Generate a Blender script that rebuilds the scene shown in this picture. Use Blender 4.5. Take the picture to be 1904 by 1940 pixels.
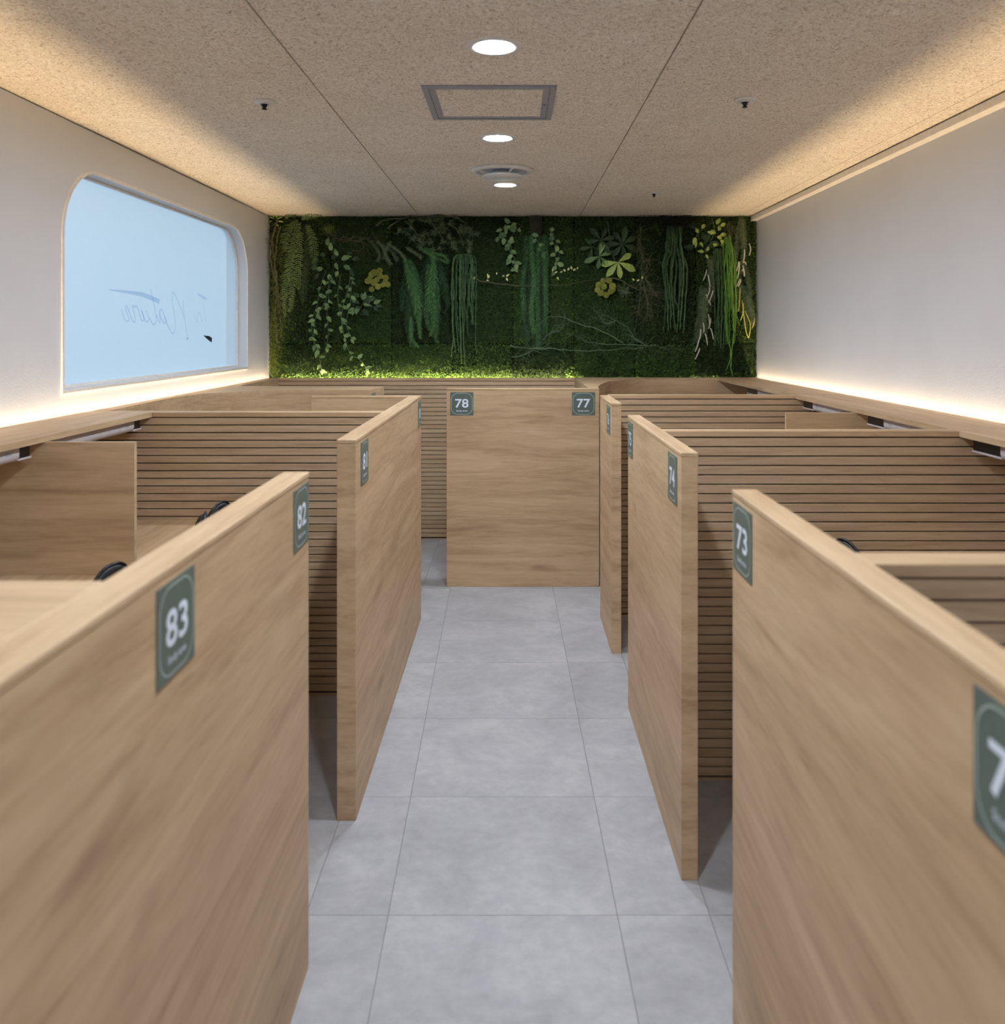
import bpy, bmesh, math, random
from mathutils import Vector, Matrix, Quaternion
import numpy as np

random.seed(7)
RNG = np.random.default_rng(7)
for o in list(bpy.data.objects):
    bpy.data.objects.remove(o)
SC = bpy.context.scene
COL = SC.collection

# ------------------------------------------------------------------ camera
EYE = 1.536
FPX = 1640.0
cam_d = bpy.data.cameras.new('camera')
cam = bpy.data.objects.new('camera', cam_d)
COL.objects.link(cam)
cam.location = (0.0, 0.0, EYE)
cam.rotation_euler = (math.pi / 2, 0, 0)
cam_d.sensor_fit = 'HORIZONTAL'
cam_d.sensor_width = 36.0
cam_d.lens = FPX / 1904 * 36.0
# the fit is by the larger side (1940), shifts are in units of it
cam_d.sensor_fit = 'VERTICAL'
cam_d.sensor_height = 36.0
cam_d.lens = FPX / 1940 * 36.0
cam_d.shift_x = (952 - 972) / 1940.0
cam_d.shift_y = -(970 - 631) / 1940.0
cam_d.clip_start = 0.02
cam_d.dof.use_dof = True
cam_d.dof.focus_distance = 4.6
cam_d.dof.aperture_fstop = 3.4
SC.camera = cam

# ------------------------------------------------------------------ world, exposure
SC.view_settings.view_transform = 'Standard'
SC.view_settings.look = 'None'
SC.view_settings.gamma = 1.0
SC.view_settings.use_curve_mapping = False
SC.view_settings.exposure = 0.33
world = bpy.data.worlds.new('outside_daylight')
SC.world = world
world.use_nodes = True
wn = world.node_tree
# hazy daylight: pale blue, whiter with height
_tc = wn.nodes.new('ShaderNodeTexCoord'); _sx = wn.nodes.new('ShaderNodeSeparateXYZ'); _rp = wn.nodes.new('ShaderNodeValToRGB')
wn.links.new(_tc.outputs['Generated'], _sx.inputs[0])
_mr = wn.nodes.new('ShaderNodeMapRange')
_mr.inputs['From Min'].default_value = -0.16; _mr.inputs['From Max'].default_value = 0.24
wn.links.new(_sx.outputs['Z'], _mr.inputs['Value']); wn.links.new(_mr.outputs[0], _rp.inputs[0])
_rp.color_ramp.elements[0].color = (0.25, 0.42, 0.61, 1); _rp.color_ramp.elements[1].color = (0.60, 0.76, 0.86, 1)
_rp.color_ramp.elements[0].position = 0.05; _rp.color_ramp.elements[1].position = 0.95
wn.links.new(_rp.outputs[0], wn.nodes['Background'].inputs[0])
wn.nodes['Background'].inputs[1].default_value = 1.8

DOWN_L = 440.0          # radiance of the ceiling downlights
LEDGE_L = 160.0          # warm strips behind the wall ledges
MOSS_L = 150.0           # strip at the foot of the moss wall
COOL = (0.87, 0.95, 1.06)
WARM = (1.0, 0.72, 0.40)

# ------------------------------------------------------------------ sizes
XW = 1.85            # half width of the room
ZC = 2.425           # ceiling
YB = 6.60            # face of the moss backing
YF = -1.3            # wall behind the camera
TOP = 1.2            # top of the partitions

# ------------------------------------------------------------------ materials
def s2l(c):
    return tuple(((v / 255) / 12.92 if v / 255 <= 0.04045 else ((v / 255 + 0.055) / 1.055) ** 2.4) for v in c)

def new_mat(name):
    m = bpy.data.materials.new(name)
    m.use_nodes = True
    nt = m.node_tree
    b = nt.nodes['Principled BSDF']
    return m, nt, b

def N(nt, kind, **kw):
    n = nt.nodes.new(kind)
    for k, v in kw.items():
        setattr(n, k, v)
    return n

def mix_rgb(nt, a, b, fac, mode='MIX'):
    n = N(nt, 'ShaderNodeMix', data_type='RGBA', blend_type=mode)
    for sock, v in ((n.inputs['Factor'], fac), (n.inputs[6], a), (n.inputs[7], b)):
        if hasattr(v, 'links') or hasattr(v, 'is_linked'):
            nt.links.new(v, sock)
        elif isinstance(v, (int, float)):
            sock.default_value = v
        else:
            sock.default_value = (*v, 1)
    return n.outputs[2]

def math_n(nt, op, a, b=None, c=None):
    n = N(nt, 'ShaderNodeMath', operation=op)
    for i, v in enumerate((a, b, c)):
        if v is None:
            continue
        if isinstance(v, (int, float)):
            n.inputs[i].default_value = v
        else:
            nt.links.new(v, n.inputs[i])
    return n.outputs[0]

def ramp(nt, fac, stops):
    n = N(nt, 'ShaderNodeValToRGB')
    nt.links.new(fac, n.inputs[0])
    e = n.color_ramp.elements
    while len(e) < len(stops):
        e.new(0.5)
    for el, (p, c) in zip(e, stops):
        el.position = p
        el.color = (*c, 1) if len(c) == 3 else c
    return n.outputs[0]

def pos_map(nt, scale, loc=(0, 0, 0), rnd=True):
    """object-space position, with an offset per object so alike boards differ"""
    g = N(nt, 'ShaderNodeNewGeometry')
    src = g.outputs['Position']
    mp = N(nt, 'ShaderNodeMapping')
    mp.inputs['Scale'].default_value = scale
    mp.inputs['Location'].default_value = loc
    nt.links.new(src, mp.inputs['Vector'])
    if rnd:
        oi = N(nt, 'ShaderNodeObjectInfo')
        k = math_n(nt, 'MULTIPLY', oi.outputs['Random'], 37.0)
        cb = N(nt, 'ShaderNodeCombineXYZ')
        for i in range(3):
            nt.links.new(k, cb.inputs[i])
        ad = N(nt, 'ShaderNodeVectorMath', operation='ADD')
        nt.links.new(mp.outputs[0], ad.inputs[0])
        nt.links.new(cb.outputs[0], ad.inputs[1])
        return ad.outputs[0]
    return mp.outputs[0]

def noise(nt, vec, scale, detail=3, rough=0.55, dist=0.0):
    n = N(nt, 'ShaderNodeTexNoise')
    n.inputs['Scale'].default_value = scale
    n.inputs['Detail'].default_value = detail
    n.inputs['Roughness'].default_value = rough
    n.inputs['Distortion'].default_value = dist
    nt.links.new(vec, n.inputs['Vector'])
    return n.outputs['Fac']

def bump(nt, b, h, strength, dist=0.002):
    n = N(nt, 'ShaderNodeBump')
    n.inputs['Strength'].default_value = strength
    n.inputs['Distance'].default_value = dist
    nt.links.new(h, n.inputs['Height'])
    nt.links.new(n.outputs[0], b.inputs['Normal'])

def wood(name, scale, dark, mid, light, rough=0.5, knots=True):
    m, nt, b = new_mat(name)
    v = pos_map(nt, scale)
    broad = noise(nt, v, 1.0, 4, 0.62, 0.9)
    fine = noise(nt, pos_map(nt, tuple(s * 7 for s in scale)), 1.0, 4, 0.7, 0.3)
    f = math_n(nt, 'ADD', math_n(nt, 'MULTIPLY', broad, 0.64), math_n(nt, 'MULTIPLY', fine, 0.36))
    c = ramp(nt, f, [(0.315, dark), (0.50, mid), (0.685, light)])
    if knots:
        kv = pos_map(nt, tuple(0.35 * s + 1.2 for s in scale))
        k = noise(nt, kv, 1.7, 1, 0.4, 0.2)
        kf = ramp(nt, k, [(0.70, (0, 0, 0)), (0.78, (1, 1, 1))])
        c = mix_rgb(nt, c, tuple(x * 0.72 for x in dark), math_n(nt, 'MULTIPLY', kf, 0.55))
    nt.links.new(c, b.inputs['Base Color'])
    b.inputs['Roughness'].default_value = rough
    b.inputs['Specular IOR Level'].default_value = 0.35
    bump(nt, b, fine, 0.10, 0.001)
    return m

OAK_D, OAK_M, OAK_L = s2l((164, 134, 101)), s2l((195, 166, 131)), s2l((215, 187, 152))
M = {}
M['oak_x'] = wood('oak_grain_across', (1.0, 2.5, 11), OAK_D, OAK_M, OAK_L)
M['oak_y'] = wood('oak_grain_lengthwise', (2.5, 1.0, 11), OAK_D, OAK_M, OAK_L)
M['cap_x'] = wood('oak_cap_grain_across', (1.0, 14, 11), OAK_D, OAK_M, OAK_L, knots=False)
M['cap_y'] = wood('oak_cap_grain_lengthwise', (14, 1.0, 11), OAK_D, OAK_M, OAK_L, knots=False)
SL_D, SL_M, SL_L = s2l((164, 137, 107)), s2l((188, 161, 130)), s2l((206, 181, 150))
M['slat'] = wood('slat_oak', (1.6, 20, 30), SL_D, SL_M, SL_L, 0.55, knots=False)

def simple(name, rgb, rough=0.5, metal=0.0, spec=0.4, var=0.06, vs=30.0):
    m, nt, b = new_mat(name)
    c = s2l(rgb)
    v = pos_map(nt, (1, 1, 1))
    n = noise(nt, v, vs, 3)
    col = ramp(nt, n, [(0.3, tuple(x * (1 - var) for x in c)), (0.7, tuple(min(1, x * (1 + var)) for x in c))])
    nt.links.new(col, b.inputs['Base Color'])
    b.inputs['Roughness'].default_value = rough
    b.inputs['Metallic'].default_value = metal
    b.inputs['Specular IOR Level'].default_value = spec
    return m

M['groove'] = simple('dark_groove_board', (14, 10, 9), 0.95, spec=0.1)
M['white_paint'] = simple('white_painted_metal', (226, 226, 224), 0.4)
M['lamp_white'] = simple('lamp_white_plastic', (188, 180, 180), 0.5)
M['black_plastic'] = simple('black_plastic', (14, 14, 16), 0.35)
M['black_leather'] = simple('black_leather', (9, 10, 15), 0.42, spec=0.35, var=0.2, vs=200)
M['chrome'] = simple('chrome', (190, 192, 196), 0.15, metal=1.0)
M['alu'] = simple('grey_aluminium', (158, 161, 170), 0.45)
M['sign_green'] = simple('sign_grey_green', (92, 106, 98), 0.45)
M['sign_white'] = simple('sign_pale_lettering', (222, 233, 246), 0.5)
M['sign_line'] = simple('sign_pale_border', (168, 186, 178), 0.5)
M['vent_grey'] = simple('vent_grey', (222, 224, 230), 0.6)
M['grout'] = simple('floor_joint', (120, 119, 118), 0.8)
M['ceil_gap'] = simple('ceiling_joint', (110, 84, 62), 0.9)
M['dark_mark'] = simple('dark_print', (36, 46, 58), 0.6)

def wall_mat():
    m, nt, b = new_mat('white_textured_wallpaper')
    v = pos_map(nt, (1, 1, 1), rnd=False)
    big = noise(nt, v, 1.2, 4)
    fine = noise(nt, v, 120, 3, 0.6)
    mid = noise(nt, v, 22, 3, 0.6)
    c = ramp(nt, big, [(0.3, s2l((217, 219, 223))), (0.7, s2l((226, 228, 232)))])
    nt.links.new(c, b.inputs['Base Color'])
    b.inputs['Roughness'].default_value = 0.7
    b.inputs['Specular IOR Level'].default_value = 0.25
    bump(nt, b, math_n(nt, 'ADD', fine, math_n(nt, 'MULTIPLY', mid, 0.8)), 0.35, 0.0015)
    return m
M['wall'] = wall_mat()
M['trim'] = simple('white_bead', (238, 234, 228), 0.45)

def ceiling_mat():
    m, nt, b = new_mat('wood_wool_board')
    v = pos_map(nt, (1, 1, 1))
    def strands(scale, k, seed):
        vv = pos_map(nt, (1, 1, 1), (seed, seed * 2.1, 0))
        n1 = noise(nt, vv, scale, 1.5, 0.45, 0.6)
        p = math_n(nt, 'PINGPONG', math_n(nt, 'MULTIPLY', n1, k), 0.5)
        return math_n(nt, 'MULTIPLY', p, 2.0)
    a = strands(26, 7, 0.0)
    c2 = strands(38, 7, 5.3)
    sp = noise(nt, v, 260, 2, 0.6)
    f = math_n(nt, 'ADD', math_n(nt, 'MULTIPLY', a, 0.36),
               math_n(nt, 'ADD', math_n(nt, 'MULTIPLY', c2, 0.34), math_n(nt, 'MULTIPLY', sp, 0.34)))
    big = noise(nt, v, 2.5, 3)
    col = ramp(nt, f, [(0.18, s2l((158, 141, 122))), (0.38, s2l((226, 215, 200))), (0.60, s2l((239, 231, 218))), (0.85, s2l((250, 245, 236)))])
    col = mix_rgb(nt, col, ramp(nt, big, [(0.3, (0.93, 0.92, 0.91)), (0.7, (1, 1, 1))]), 1.0, 'MULTIPLY')
    nt.links.new(col, b.inputs['Base Color'])
    b.inputs['Roughness'].default_value = 0.85
    b.inputs['Specular IOR Level'].default_value = 0.15
    bump(nt, b, f, 0.45, 0.002)
    return m
M['ceil'] = ceiling_mat()

def floor_mat():
    m, nt, b = new_mat('pale_concrete_vinyl')
    v = pos_map(nt, (1, 1, 1))
    a = noise(nt, v, 4.0, 6, 0.62, 0.5)
    c2 = noise(nt, v, 22, 5, 0.65, 0.2)
    d = noise(nt, v, 1.1, 2, 0.5)
    f = math_n(nt, 'ADD', math_n(nt, 'MULTIPLY', a, 0.5), math_n(nt, 'ADD', math_n(nt, 'MULTIPLY', c2, 0.3), math_n(nt, 'MULTIPLY', d, 0.2)))
    col = ramp(nt, f, [(0.36, s2l((149, 149, 151))), (0.50, s2l((165, 165, 168))), (0.60, s2l((178, 178, 180)))])
    nt.links.new(col, b.inputs['Base Color'])
    r = ramp(nt, c2, [(0.3, (0.42,) * 3), (0.7, (0.55,) * 3)])
    nt.links.new(r, b.inputs['Roughness'])
    b.inputs['Specular IOR Level'].default_value = 0.3
    bump(nt, b, c2, 0.06, 0.001)
    return m
M['floor'] = floor_mat()

def emit(name, col, strength):
    m = bpy.data.materials.new(name)
    m.use_nodes = True
    nt = m.node_tree
    nt.nodes.clear()
    e = N(nt, 'ShaderNodeEmission')
    e.inputs[0].default_value = (*col, 1)
    e.inputs[1].default_value = strength
    o = N(nt, 'ShaderNodeOutputMaterial')
    nt.links.new(e.outputs[0], o.inputs[0])
    return m
M['down'] = emit('downlight_diffuser_glow', COOL, DOWN_L)
M['strip'] = emit('warm_led_tape', WARM, LEDGE_L)
M['moss_strip'] = emit('warm_moss_led_tape', (1.0, 0.80, 0.45), MOSS_L)

def glass_mat(name, tint, rough=0.35):
    """satin film on glass: lets the daylight outside through, scattered"""
    m = bpy.data.materials.new(name)
    m.use_nodes = True
    nt = m.node_tree
    nt.nodes.clear()
    v = pos_map(nt, (1, 1, 1), rnd=False)
    n = noise(nt, v, 60, 2)
    col = ramp(nt, n, [(0.3, tuple(x * 0.985 for x in tint)), (0.7, tint)])
    t = N(nt, 'ShaderNodeBsdfTranslucent')
    nt.links.new(col, t.inputs[0])
    g = N(nt, 'ShaderNodeBsdfGlossy')
    g.inputs['Roughness'].default_value = rough
    mx = N(nt, 'ShaderNodeMixShader')
    fr = N(nt, 'ShaderNodeFresnel')
    fr.inputs[0].default_value = 1.35
    nt.links.new(math_n(nt, 'MULTIPLY', fr.outputs[0], 0.5), mx.inputs[0])
    tr = N(nt, 'ShaderNodeBsdfTransparent')
    nt.links.new(col, tr.inputs[0])
    m2 = N(nt, 'ShaderNodeMixShader')
    m2.inputs[0].default_value = 0.6
    nt.links.new(t.outputs[0], m2.inputs[1]); nt.links.new(tr.outputs[0], m2.inputs[2])
    nt.links.new(m2.outputs[0], mx.inputs[1])
    nt.links.new(g.outputs[0], mx.inputs[2])
    o = N(nt, 'ShaderNodeOutputMaterial')
    nt.links.new(mx.outputs[0], o.inputs[0])
    return m
M['film'] = glass_mat('satin_film_glass', (0.90, 0.92, 0.94))
M['letter'] = glass_mat('blue_cut_lettering', (0.70, 0.76, 0.86))
M['concrete_out'] = simple('outside_render', (120, 128, 140), 0.8)

def leafy(name, a, b_, rough=0.5, scale=40, sub=0.0):
    m, nt, b = new_mat(name)
    v = pos_map(nt, (1, 1, 1))
    n = noise(nt, v, scale, 3)
    oi = N(nt, 'ShaderNodeObjectInfo')
    f = math_n(nt, 'ADD', math_n(nt, 'MULTIPLY', n, 0.7), math_n(nt, 'MULTIPLY', oi.outputs['Random'], 0.3))
    c = ramp(nt, f, [(0.3, s2l(a)), (0.72, s2l(b_))])
    nt.links.new(c, b.inputs['Base Color'])
    b.inputs['Roughness'].default_value = rough
    b.inputs['Specular IOR Level'].default_value = 0.3
    return m
M['moss'] = leafy('green_moss', (20, 32, 16), (46, 68, 30), 0.9, 90)
M['moss_tuft'] = leafy('green_moss_tuft', (22, 36, 16), (84, 112, 48), 0.85, 110)
M['grassy'] = leafy('yellow_green_grass', (84, 100, 40), (132, 142, 66), 0.7)
M['fern'] = leafy('fern_green', (70, 90, 50), (118, 136, 80), 0.6)
M['fern_shaded'] = leafy('shaded_fern_green', (36, 50, 28), (66, 82, 48), 0.7)  # darker copy of the fern green: shading painted on the rearmost fronds
M['vine'] = leafy('vine_leaf_green', (84, 114, 72), (142, 170, 112), 0.5)
M['vine_dark'] = leafy('deep_green_leaf', (36, 56, 38), (68, 92, 60), 0.5)
M['vine_light'] = leafy('light_green_leaf', (132, 160, 74), (186, 206, 116), 0.45)
M['pine'] = leafy('grey_green_needles', (70, 88, 66), (120, 134, 96), 0.7)
M['feather'] = leafy('feathery_green', (46, 84, 48), (96, 140, 80), 0.6)
M['feather_shaded'] = leafy('shaded_feathery_green', (26, 48, 30), (52, 84, 50), 0.6)  # darker copy of the feathery green, shade coloured into the rear layer
M['rope'] = leafy('blue_green_rope', (44, 68, 42), (92, 120, 78), 0.8)
M['rope_light'] = leafy('bright_green_rope', (70, 112, 40), (118, 160, 72), 0.7)
M['pom'] = leafy('yellow_green_pompon', (134, 142, 58), (184, 188, 92), 0.85, 200)
M['twig'] = leafy('brown_twig', (76, 77, 56), (118, 116, 88), 0.8)
M['twig_green'] = leafy('green_grey_twig', (70, 92, 70), (112, 132, 100), 0.8)
M['white_tip'] = leafy('bleached_white_stem', (196, 192, 172), (228, 224, 206), 0.7)
M['yellow_stem'] = leafy('yellow_stem', (158, 160, 62), (196, 192, 96), 0.6)
M['cream_leaf'] = leafy('cream_leaf', (190, 200, 110), (226, 228, 168), 0.5)
M['bark'] = leafy('dark_bark', (32, 33, 27), (58, 58, 46), 0.9)

# ------------------------------------------------------------------ mesh helpers
class MB:
    def __init__(self):
        self.v, self.f = [], []
    def add(self, vs, fs):
        o = len(self.v)
        self.v += [tuple(p) for p in vs]
        self.f += [tuple(i + o for i in f) for f in fs]
        return self
    def box(self, a, b):
        (x0, y0, z0), (x1, y1, z1) = a, b
        return self.add([(x0, y0, z0), (x1, y0, z0), (x1, y1, z0), (x0, y1, z0), (x0, y0, z1), (x1, y0, z1), (x1, y1, z1), (x0, y1, z1)],
                        [(0, 3, 2, 1), (4, 5, 6, 7), (0, 1, 5, 4), (1, 2, 6, 5), (2, 3, 7, 6), (3, 0, 4, 7)])
    def bbox(self, a, b, e=0.0015):
        """box with small chamfered vertical and horizontal edges"""
        x0, y0, z0 = (min(p, q) for p, q in zip(a, b))
        x1, y1, z1 = (max(p, q) for p, q in zip(a, b))
        e = min(e, (x1 - x0) * .4, (y1 - y0) * .4, (z1 - z0) * .4)
        vs, idx = [], {}
        for sx in (0, 1):
            for sy in (0, 1):
                for sz in (0, 1):
                    X = (x0, x1)[sx]; Y = (y0, y1)[sy]; Z = (z0, z1)[sz]
                    dx = e if sx == 0 else -e; dy = e if sy == 0 else -e; dz = e if sz == 0 else -e
                    for ax in range(3):
                        p = [X + dx, Y + dy, Z + dz]
                        p[ax] = (X, Y, Z)[ax]
                        idx[(sx, sy, sz, ax)] = len(vs)
                        vs.append(p)
        fs = []
        for ax in range(3):
            o = [i for i in range(3) if i != ax]
            for s in (0, 1):
                q = []
                for (u, w) in ((0, 0), (1, 0), (1, 1), (0, 1)):
                    k = [0, 0, 0]; k[ax] = s; k[o[0]] = u; k[o[1]] = w
                    q.append(idx[(*k, ax)])
                fs.append(tuple(q))
        for ax in range(3):        # edges running along ax
            o = [i for i in range(3) if i != ax]
            for u in (0, 1):
                for w in (0, 1):
                    k0 = [0, 0, 0]; k0[o[0]] = u; k0[o[1]] = w; k1 = list(k0); k1[ax] = 1
                    fs.append((idx[(*k0, o[0])], idx[(*k1, o[0])], idx[(*k1, o[1])], idx[(*k0, o[1])]))
        for sx in (0, 1):
            for sy in (0, 1):
                for sz in (0, 1):
                    fs.append(tuple(idx[(sx, sy, sz, a_)] for a_ in range(3)))
        self.fix = True
        return self.add(vs, fs)
    def prism(self, poly, z0, z1):
        n = len(poly)
        vs = [(x, y, z0) for x, y in poly] + [(x, y, z1) for x, y in poly]
        fs = [tuple(range(n))[::-1], tuple(range(n, 2 * n))] + [(i, (i + 1) % n, n + (i + 1) % n, n + i) for i in range(n)]
        self.fix = True
        return self.add(vs, fs)
    def tube(self, pts, r, n=6, cap=True):
        pts = [Vector(p) for p in pts]
        m = len(pts)
        rs = r if isinstance(r, (list, tuple)) else [r] * m
        rings = []
        up = Vector((0.3, 1, 0.2)).normalized()
        for i, p in enumerate(pts):
            t = (pts[min(i + 1, m - 1)] - pts[max(i - 1, 0)])
            t = t.normalized() if t.length > 1e-9 else Vector((0, 0, 1))
            a = t.cross(up)
            if a.length < 1e-3:
                a = t.cross(Vector((1, 0, 0)))
            a.normalize()
            b = t.cross(a)
            rings.append([p + (a * math.cos(2 * math.pi * k / n) + b * math.sin(2 * math.pi * k / n)) * rs[i] for k in range(n)])
        vs = [q for rg in rings for q in rg]
        fs = []
        for i in range(m - 1):
            for k in range(n):
                fs.append((i * n + k, i * n + (k + 1) % n, (i + 1) * n + (k + 1) % n, (i + 1) * n + k))
        if cap:
            fs.append(tuple(range(n))[::-1]); fs.append(tuple(range((m - 1) * n, m * n)))
        return self.add(vs, fs)
    def lathe(self, prof, c, n=40, closed=False):
        cx, cy, cz = c
        m = len(prof)
        vs = [(cx + r * math.cos(2 * math.pi * k / n), cy + r * math.sin(2 * math.pi * k / n), cz + z) for r, z in prof for k in range(n)]
        fs = []
        for i in range(m if closed else m - 1):
            j = (i + 1) % m
            for k in range(n):
                fs.append((i * n + k, i * n + (k + 1) % n, j * n + (k + 1) % n, j * n + k))
        if not closed:
            if prof[0][0] > 1e-6: fs.append(tuple(range(n))[::-1])
            if prof[-1][0] > 1e-6: fs.append(tuple(range((m - 1) * n, m * n)))
        self.fix = True
        return self.add(vs, fs)
    def mesh(self, name, mat, smooth=False):
        me = bpy.data.meshes.new(name)
        me.from_pydata(self.v, [], self.f)
        if getattr(self, 'fix', False):
            bm = bmesh.new(); bm.from_mesh(me)
            bmesh.ops.remove_doubles(bm, verts=bm.verts, dist=1e-6)
            bmesh.ops.recalc_face_normals(bm, faces=bm.faces)
            bm.to_mesh(me); bm.free()
        if smooth:
            me.polygons.foreach_set('use_smooth', [True] * len(me.polygons))
        me.materials.append(M[mat] if isinstance(mat, str) else mat)
        me.update()
        return me
    def build(self, name, mat, parent=None, smooth=False, local=False):
        """verts are world coordinates; the object sits at its own base"""
        if parent is None:
            a = np.array(self.v)
            org = Vector(((a[:, 0].min() + a[:, 0].max()) / 2, (a[:, 1].min() + a[:, 1].max()) / 2, a[:, 2].min()))
        else:
            org = Vector((0, 0, 0)) if local else world_of(parent)
        if org.length > 0:
            self.v = [(x - org.x, y - org.y, z - org.z) for x, y, z in self.v]
        o = bpy.data.objects.new(name, self.mesh(name, mat, smooth))
        COL.objects.link(o)
        if parent is None:
            o.location = org
        else:
            o.parent = parent
        return o

def world_of(o):
    p = Vector(o.location)
    while o.parent:
        o = o.parent
        p += Vector(o.location)
    return p

def empty(name, loc):
    o = bpy.data.objects.new(name, None)
    o.empty_display_size = 0.05
    COL.objects.link(o)
    o.location = loc
    return o

def tag(o, label, cat, group=None, kind=None):
    if label: o['label'] = label
    if cat: o['category'] = cat
    if group: o['group'] = group
    if kind: o['kind'] = kind
    return o

def structure(o):
    o['kind'] = 'structure'
    return o

def inst(src_mesh, name, parent, loc, rot=None, scale=None):
    o = bpy.data.objects.new(name, src_mesh)
    COL.objects.link(o)
    o.parent = parent
    o.location = loc
    if rot is not None:
        if isinstance(rot, Quaternion):
            o.rotation_mode = 'QUATERNION'; o.rotation_quaternion = rot
        else:
            o.rotation_euler = rot
    if scale is not None:
        o.scale = scale if isinstance(scale, (tuple, list)) else (scale,) * 3
    return o

# ------------------------------------------------------------------ room shell
# floor: slab with inlaid vinyl tiles; the middle column of tiles runs a hair askew to the room
fl = MB(); fl.box((-2.2, YF - 0.1, -0.12), (2.2, YB + 0.2, -0.0012))
floor = structure(fl.build('floor', 'grout'))
def colx(i, y):
    base = [-1.85, -1.147, -0.547, None, None, 0.519, 1.119, 1.85][i]
    if base is not None: return base
    return (-0.378 + (5.172 - y) * 0.0168) if i == 3 else (0.240 + (5.172 - y) * 0.0122)
rows = [2.284 + 0.583 * k for k in range(-7, 8)]
rows = [YF] + [r for r in rows if YF + .05 < r < YB - 0.05] + [YB]
for j in range(len(rows) - 1):
    for i in range(7):
        y0, y1 = rows[j] + 0.0007, rows[j + 1] - 0.0007
        g = 0.0011
        p = [(colx(i, y0) + g, y0), (colx(i + 1, y0) - g, y0), (colx(i + 1, y1) - g, y1), (colx(i, y1) + g, y1)]
        MB().prism(p, -0.0012, 0.0).build('tile', 'floor', floor)

# ceiling
cl = MB(); cl.box((-2.2, YF - 0.1, ZC + 0.012), (2.2, YB + 0.2, ZC + 0.15))
ceiling = structure(cl.build('ceiling', 'ceil_gap'))
cx = [-1.93, -0.714, 0.507, 1.716, 1.93]
cy = [3.044 + 0.6165 * k for k in range(-7, 7)]
cy = [YF] + [c for c in cy if YF + .05 < c < YB - .05] + [YB + 0.1]
for j in range(len(cy) - 1):
    for i in range(4):
        e = 0.003
        a = (cx[i] + (0.0025 if i < 3 else 0.0012), cy[j] + 0.0006, ZC)
        b = (cx[i + 1] - (0.0025 if i < 2 else 0.0012), cy[j + 1] - 0.0006, ZC + 0.012)
        MB().bbox(a, b, 0.0008).build('ceiling_board', 'ceil', ceiling)

# left wall with the round-cornered window opening
WY0, WY1, WZ0, WZ1, WR = 3.553, 6.008, 1.302, 2.236, 0.30
def win_outline(off=0.0, n=14):
    y0, y1, z0, z1, r = WY0 - off, WY1 + off, WZ0 - off, WZ1 + off, WR + off
    p = [(y0, z0), (y1, z0)]
    p += [(y1 - r + r * math.cos(a), z1 - r + r * math.sin(a)) for a in [math.pi / 2 * k / n for k in range(n + 1)]]
    p += [(y0 + r - r * math.sin(a), z1 - r + r * math.cos(a)) for a in [math.pi / 2 * k / n for k in range(n + 1)]]
    return p
COVE_TOP = ZC - 0.005
def wall_with_hole(name, x0, x1, ya, yb, za, zb, hole):
    bm = bmesh.new()
    def loop(pts, x):
        vs = [bm.verts.new((x, y, z)) for y, z in pts]
        return vs, [bm.edges.new((vs[i], vs[(i + 1) % len(vs)])) for i in range(len(vs))]
    outer = [(ya, za), (yb, za), (yb, zb), (ya, zb)]
    vo, eo = loop(outer, x0); vh, eh = loop(hole, x0)
    bmesh.ops.triangle_fill(bm, edges=eo + eh, use_beauty=True)
    faces = bm.faces[:]
    r = bmesh.ops.extrude_face_region(bm, geom=faces)
    for g in r['geom']:
        if isinstance(g, bmesh.types.BMVert):
            g.co.x = x1
    bmesh.ops.recalc_face_normals(bm, faces=bm.faces)
    me = bpy.data.meshes.new(name); bm.to_mesh(me); bm.free()
    me.materials.append(M['wall'])
    o = bpy.data.objects.new(name, me); COL.objects.link(o)
    return o
wl = structure(wall_with_hole('wall_left', -XW, -XW - 0.10, YF, YB + 0.1, 0, COVE_TOP, win_outline()))
mb = MB(); mb.box((-XW - 0.16, YF, 0), (-XW - 0.10, WY0 - 0.06, ZC + 0.01)); mb.box((-XW - 0.16, WY1 + 0.06, 0), (-XW - 0.10, YB + 0.1, ZC + 0.01))
mb.box((-XW - 0.16, WY0 - 0.06, WZ1 + 0.06), (-XW - 0.10, WY1 + 0.06, ZC + 0.01)); mb.box((-XW - 0.16, WY0 - 0.06, 0), (-XW - 0.10, WY1 + 0.06, WZ0 - 0.06))
mb.build('backing', 'wall', wl)
# right wall and its cove lip
mb = MB(); mb.box((XW, YF, 0), (XW + 0.15, YB + 0.1, ZC + 0.01))
wr = structure(mb.build('wall_right', 'wall'))
mb = MB(); mb.bbox((XW - 0.046, YF, ZC - 0.034), (XW - 0.0005, YB - 0.03, ZC - 0.004), 0.0015); mb.bbox((XW - 0.050, YF, ZC - 0.039), (XW - 0.0005, YB - 0.03, ZC - 0.034), 0.001)
structure(mb.build('trim_1', 'trim'))
mb = MB(); mb.box((-2.1, YF - 0.1, 0), (2.1, YF, ZC + 0.01))
structure(mb.build('wall_front', 'wall'))
mb = MB(); mb.box((-2.1, YB + 0.02, 0), (2.1, YB + 0.2, ZC + 0.01))
wb = structure(mb.build('wall_back', 'groove'))

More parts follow.
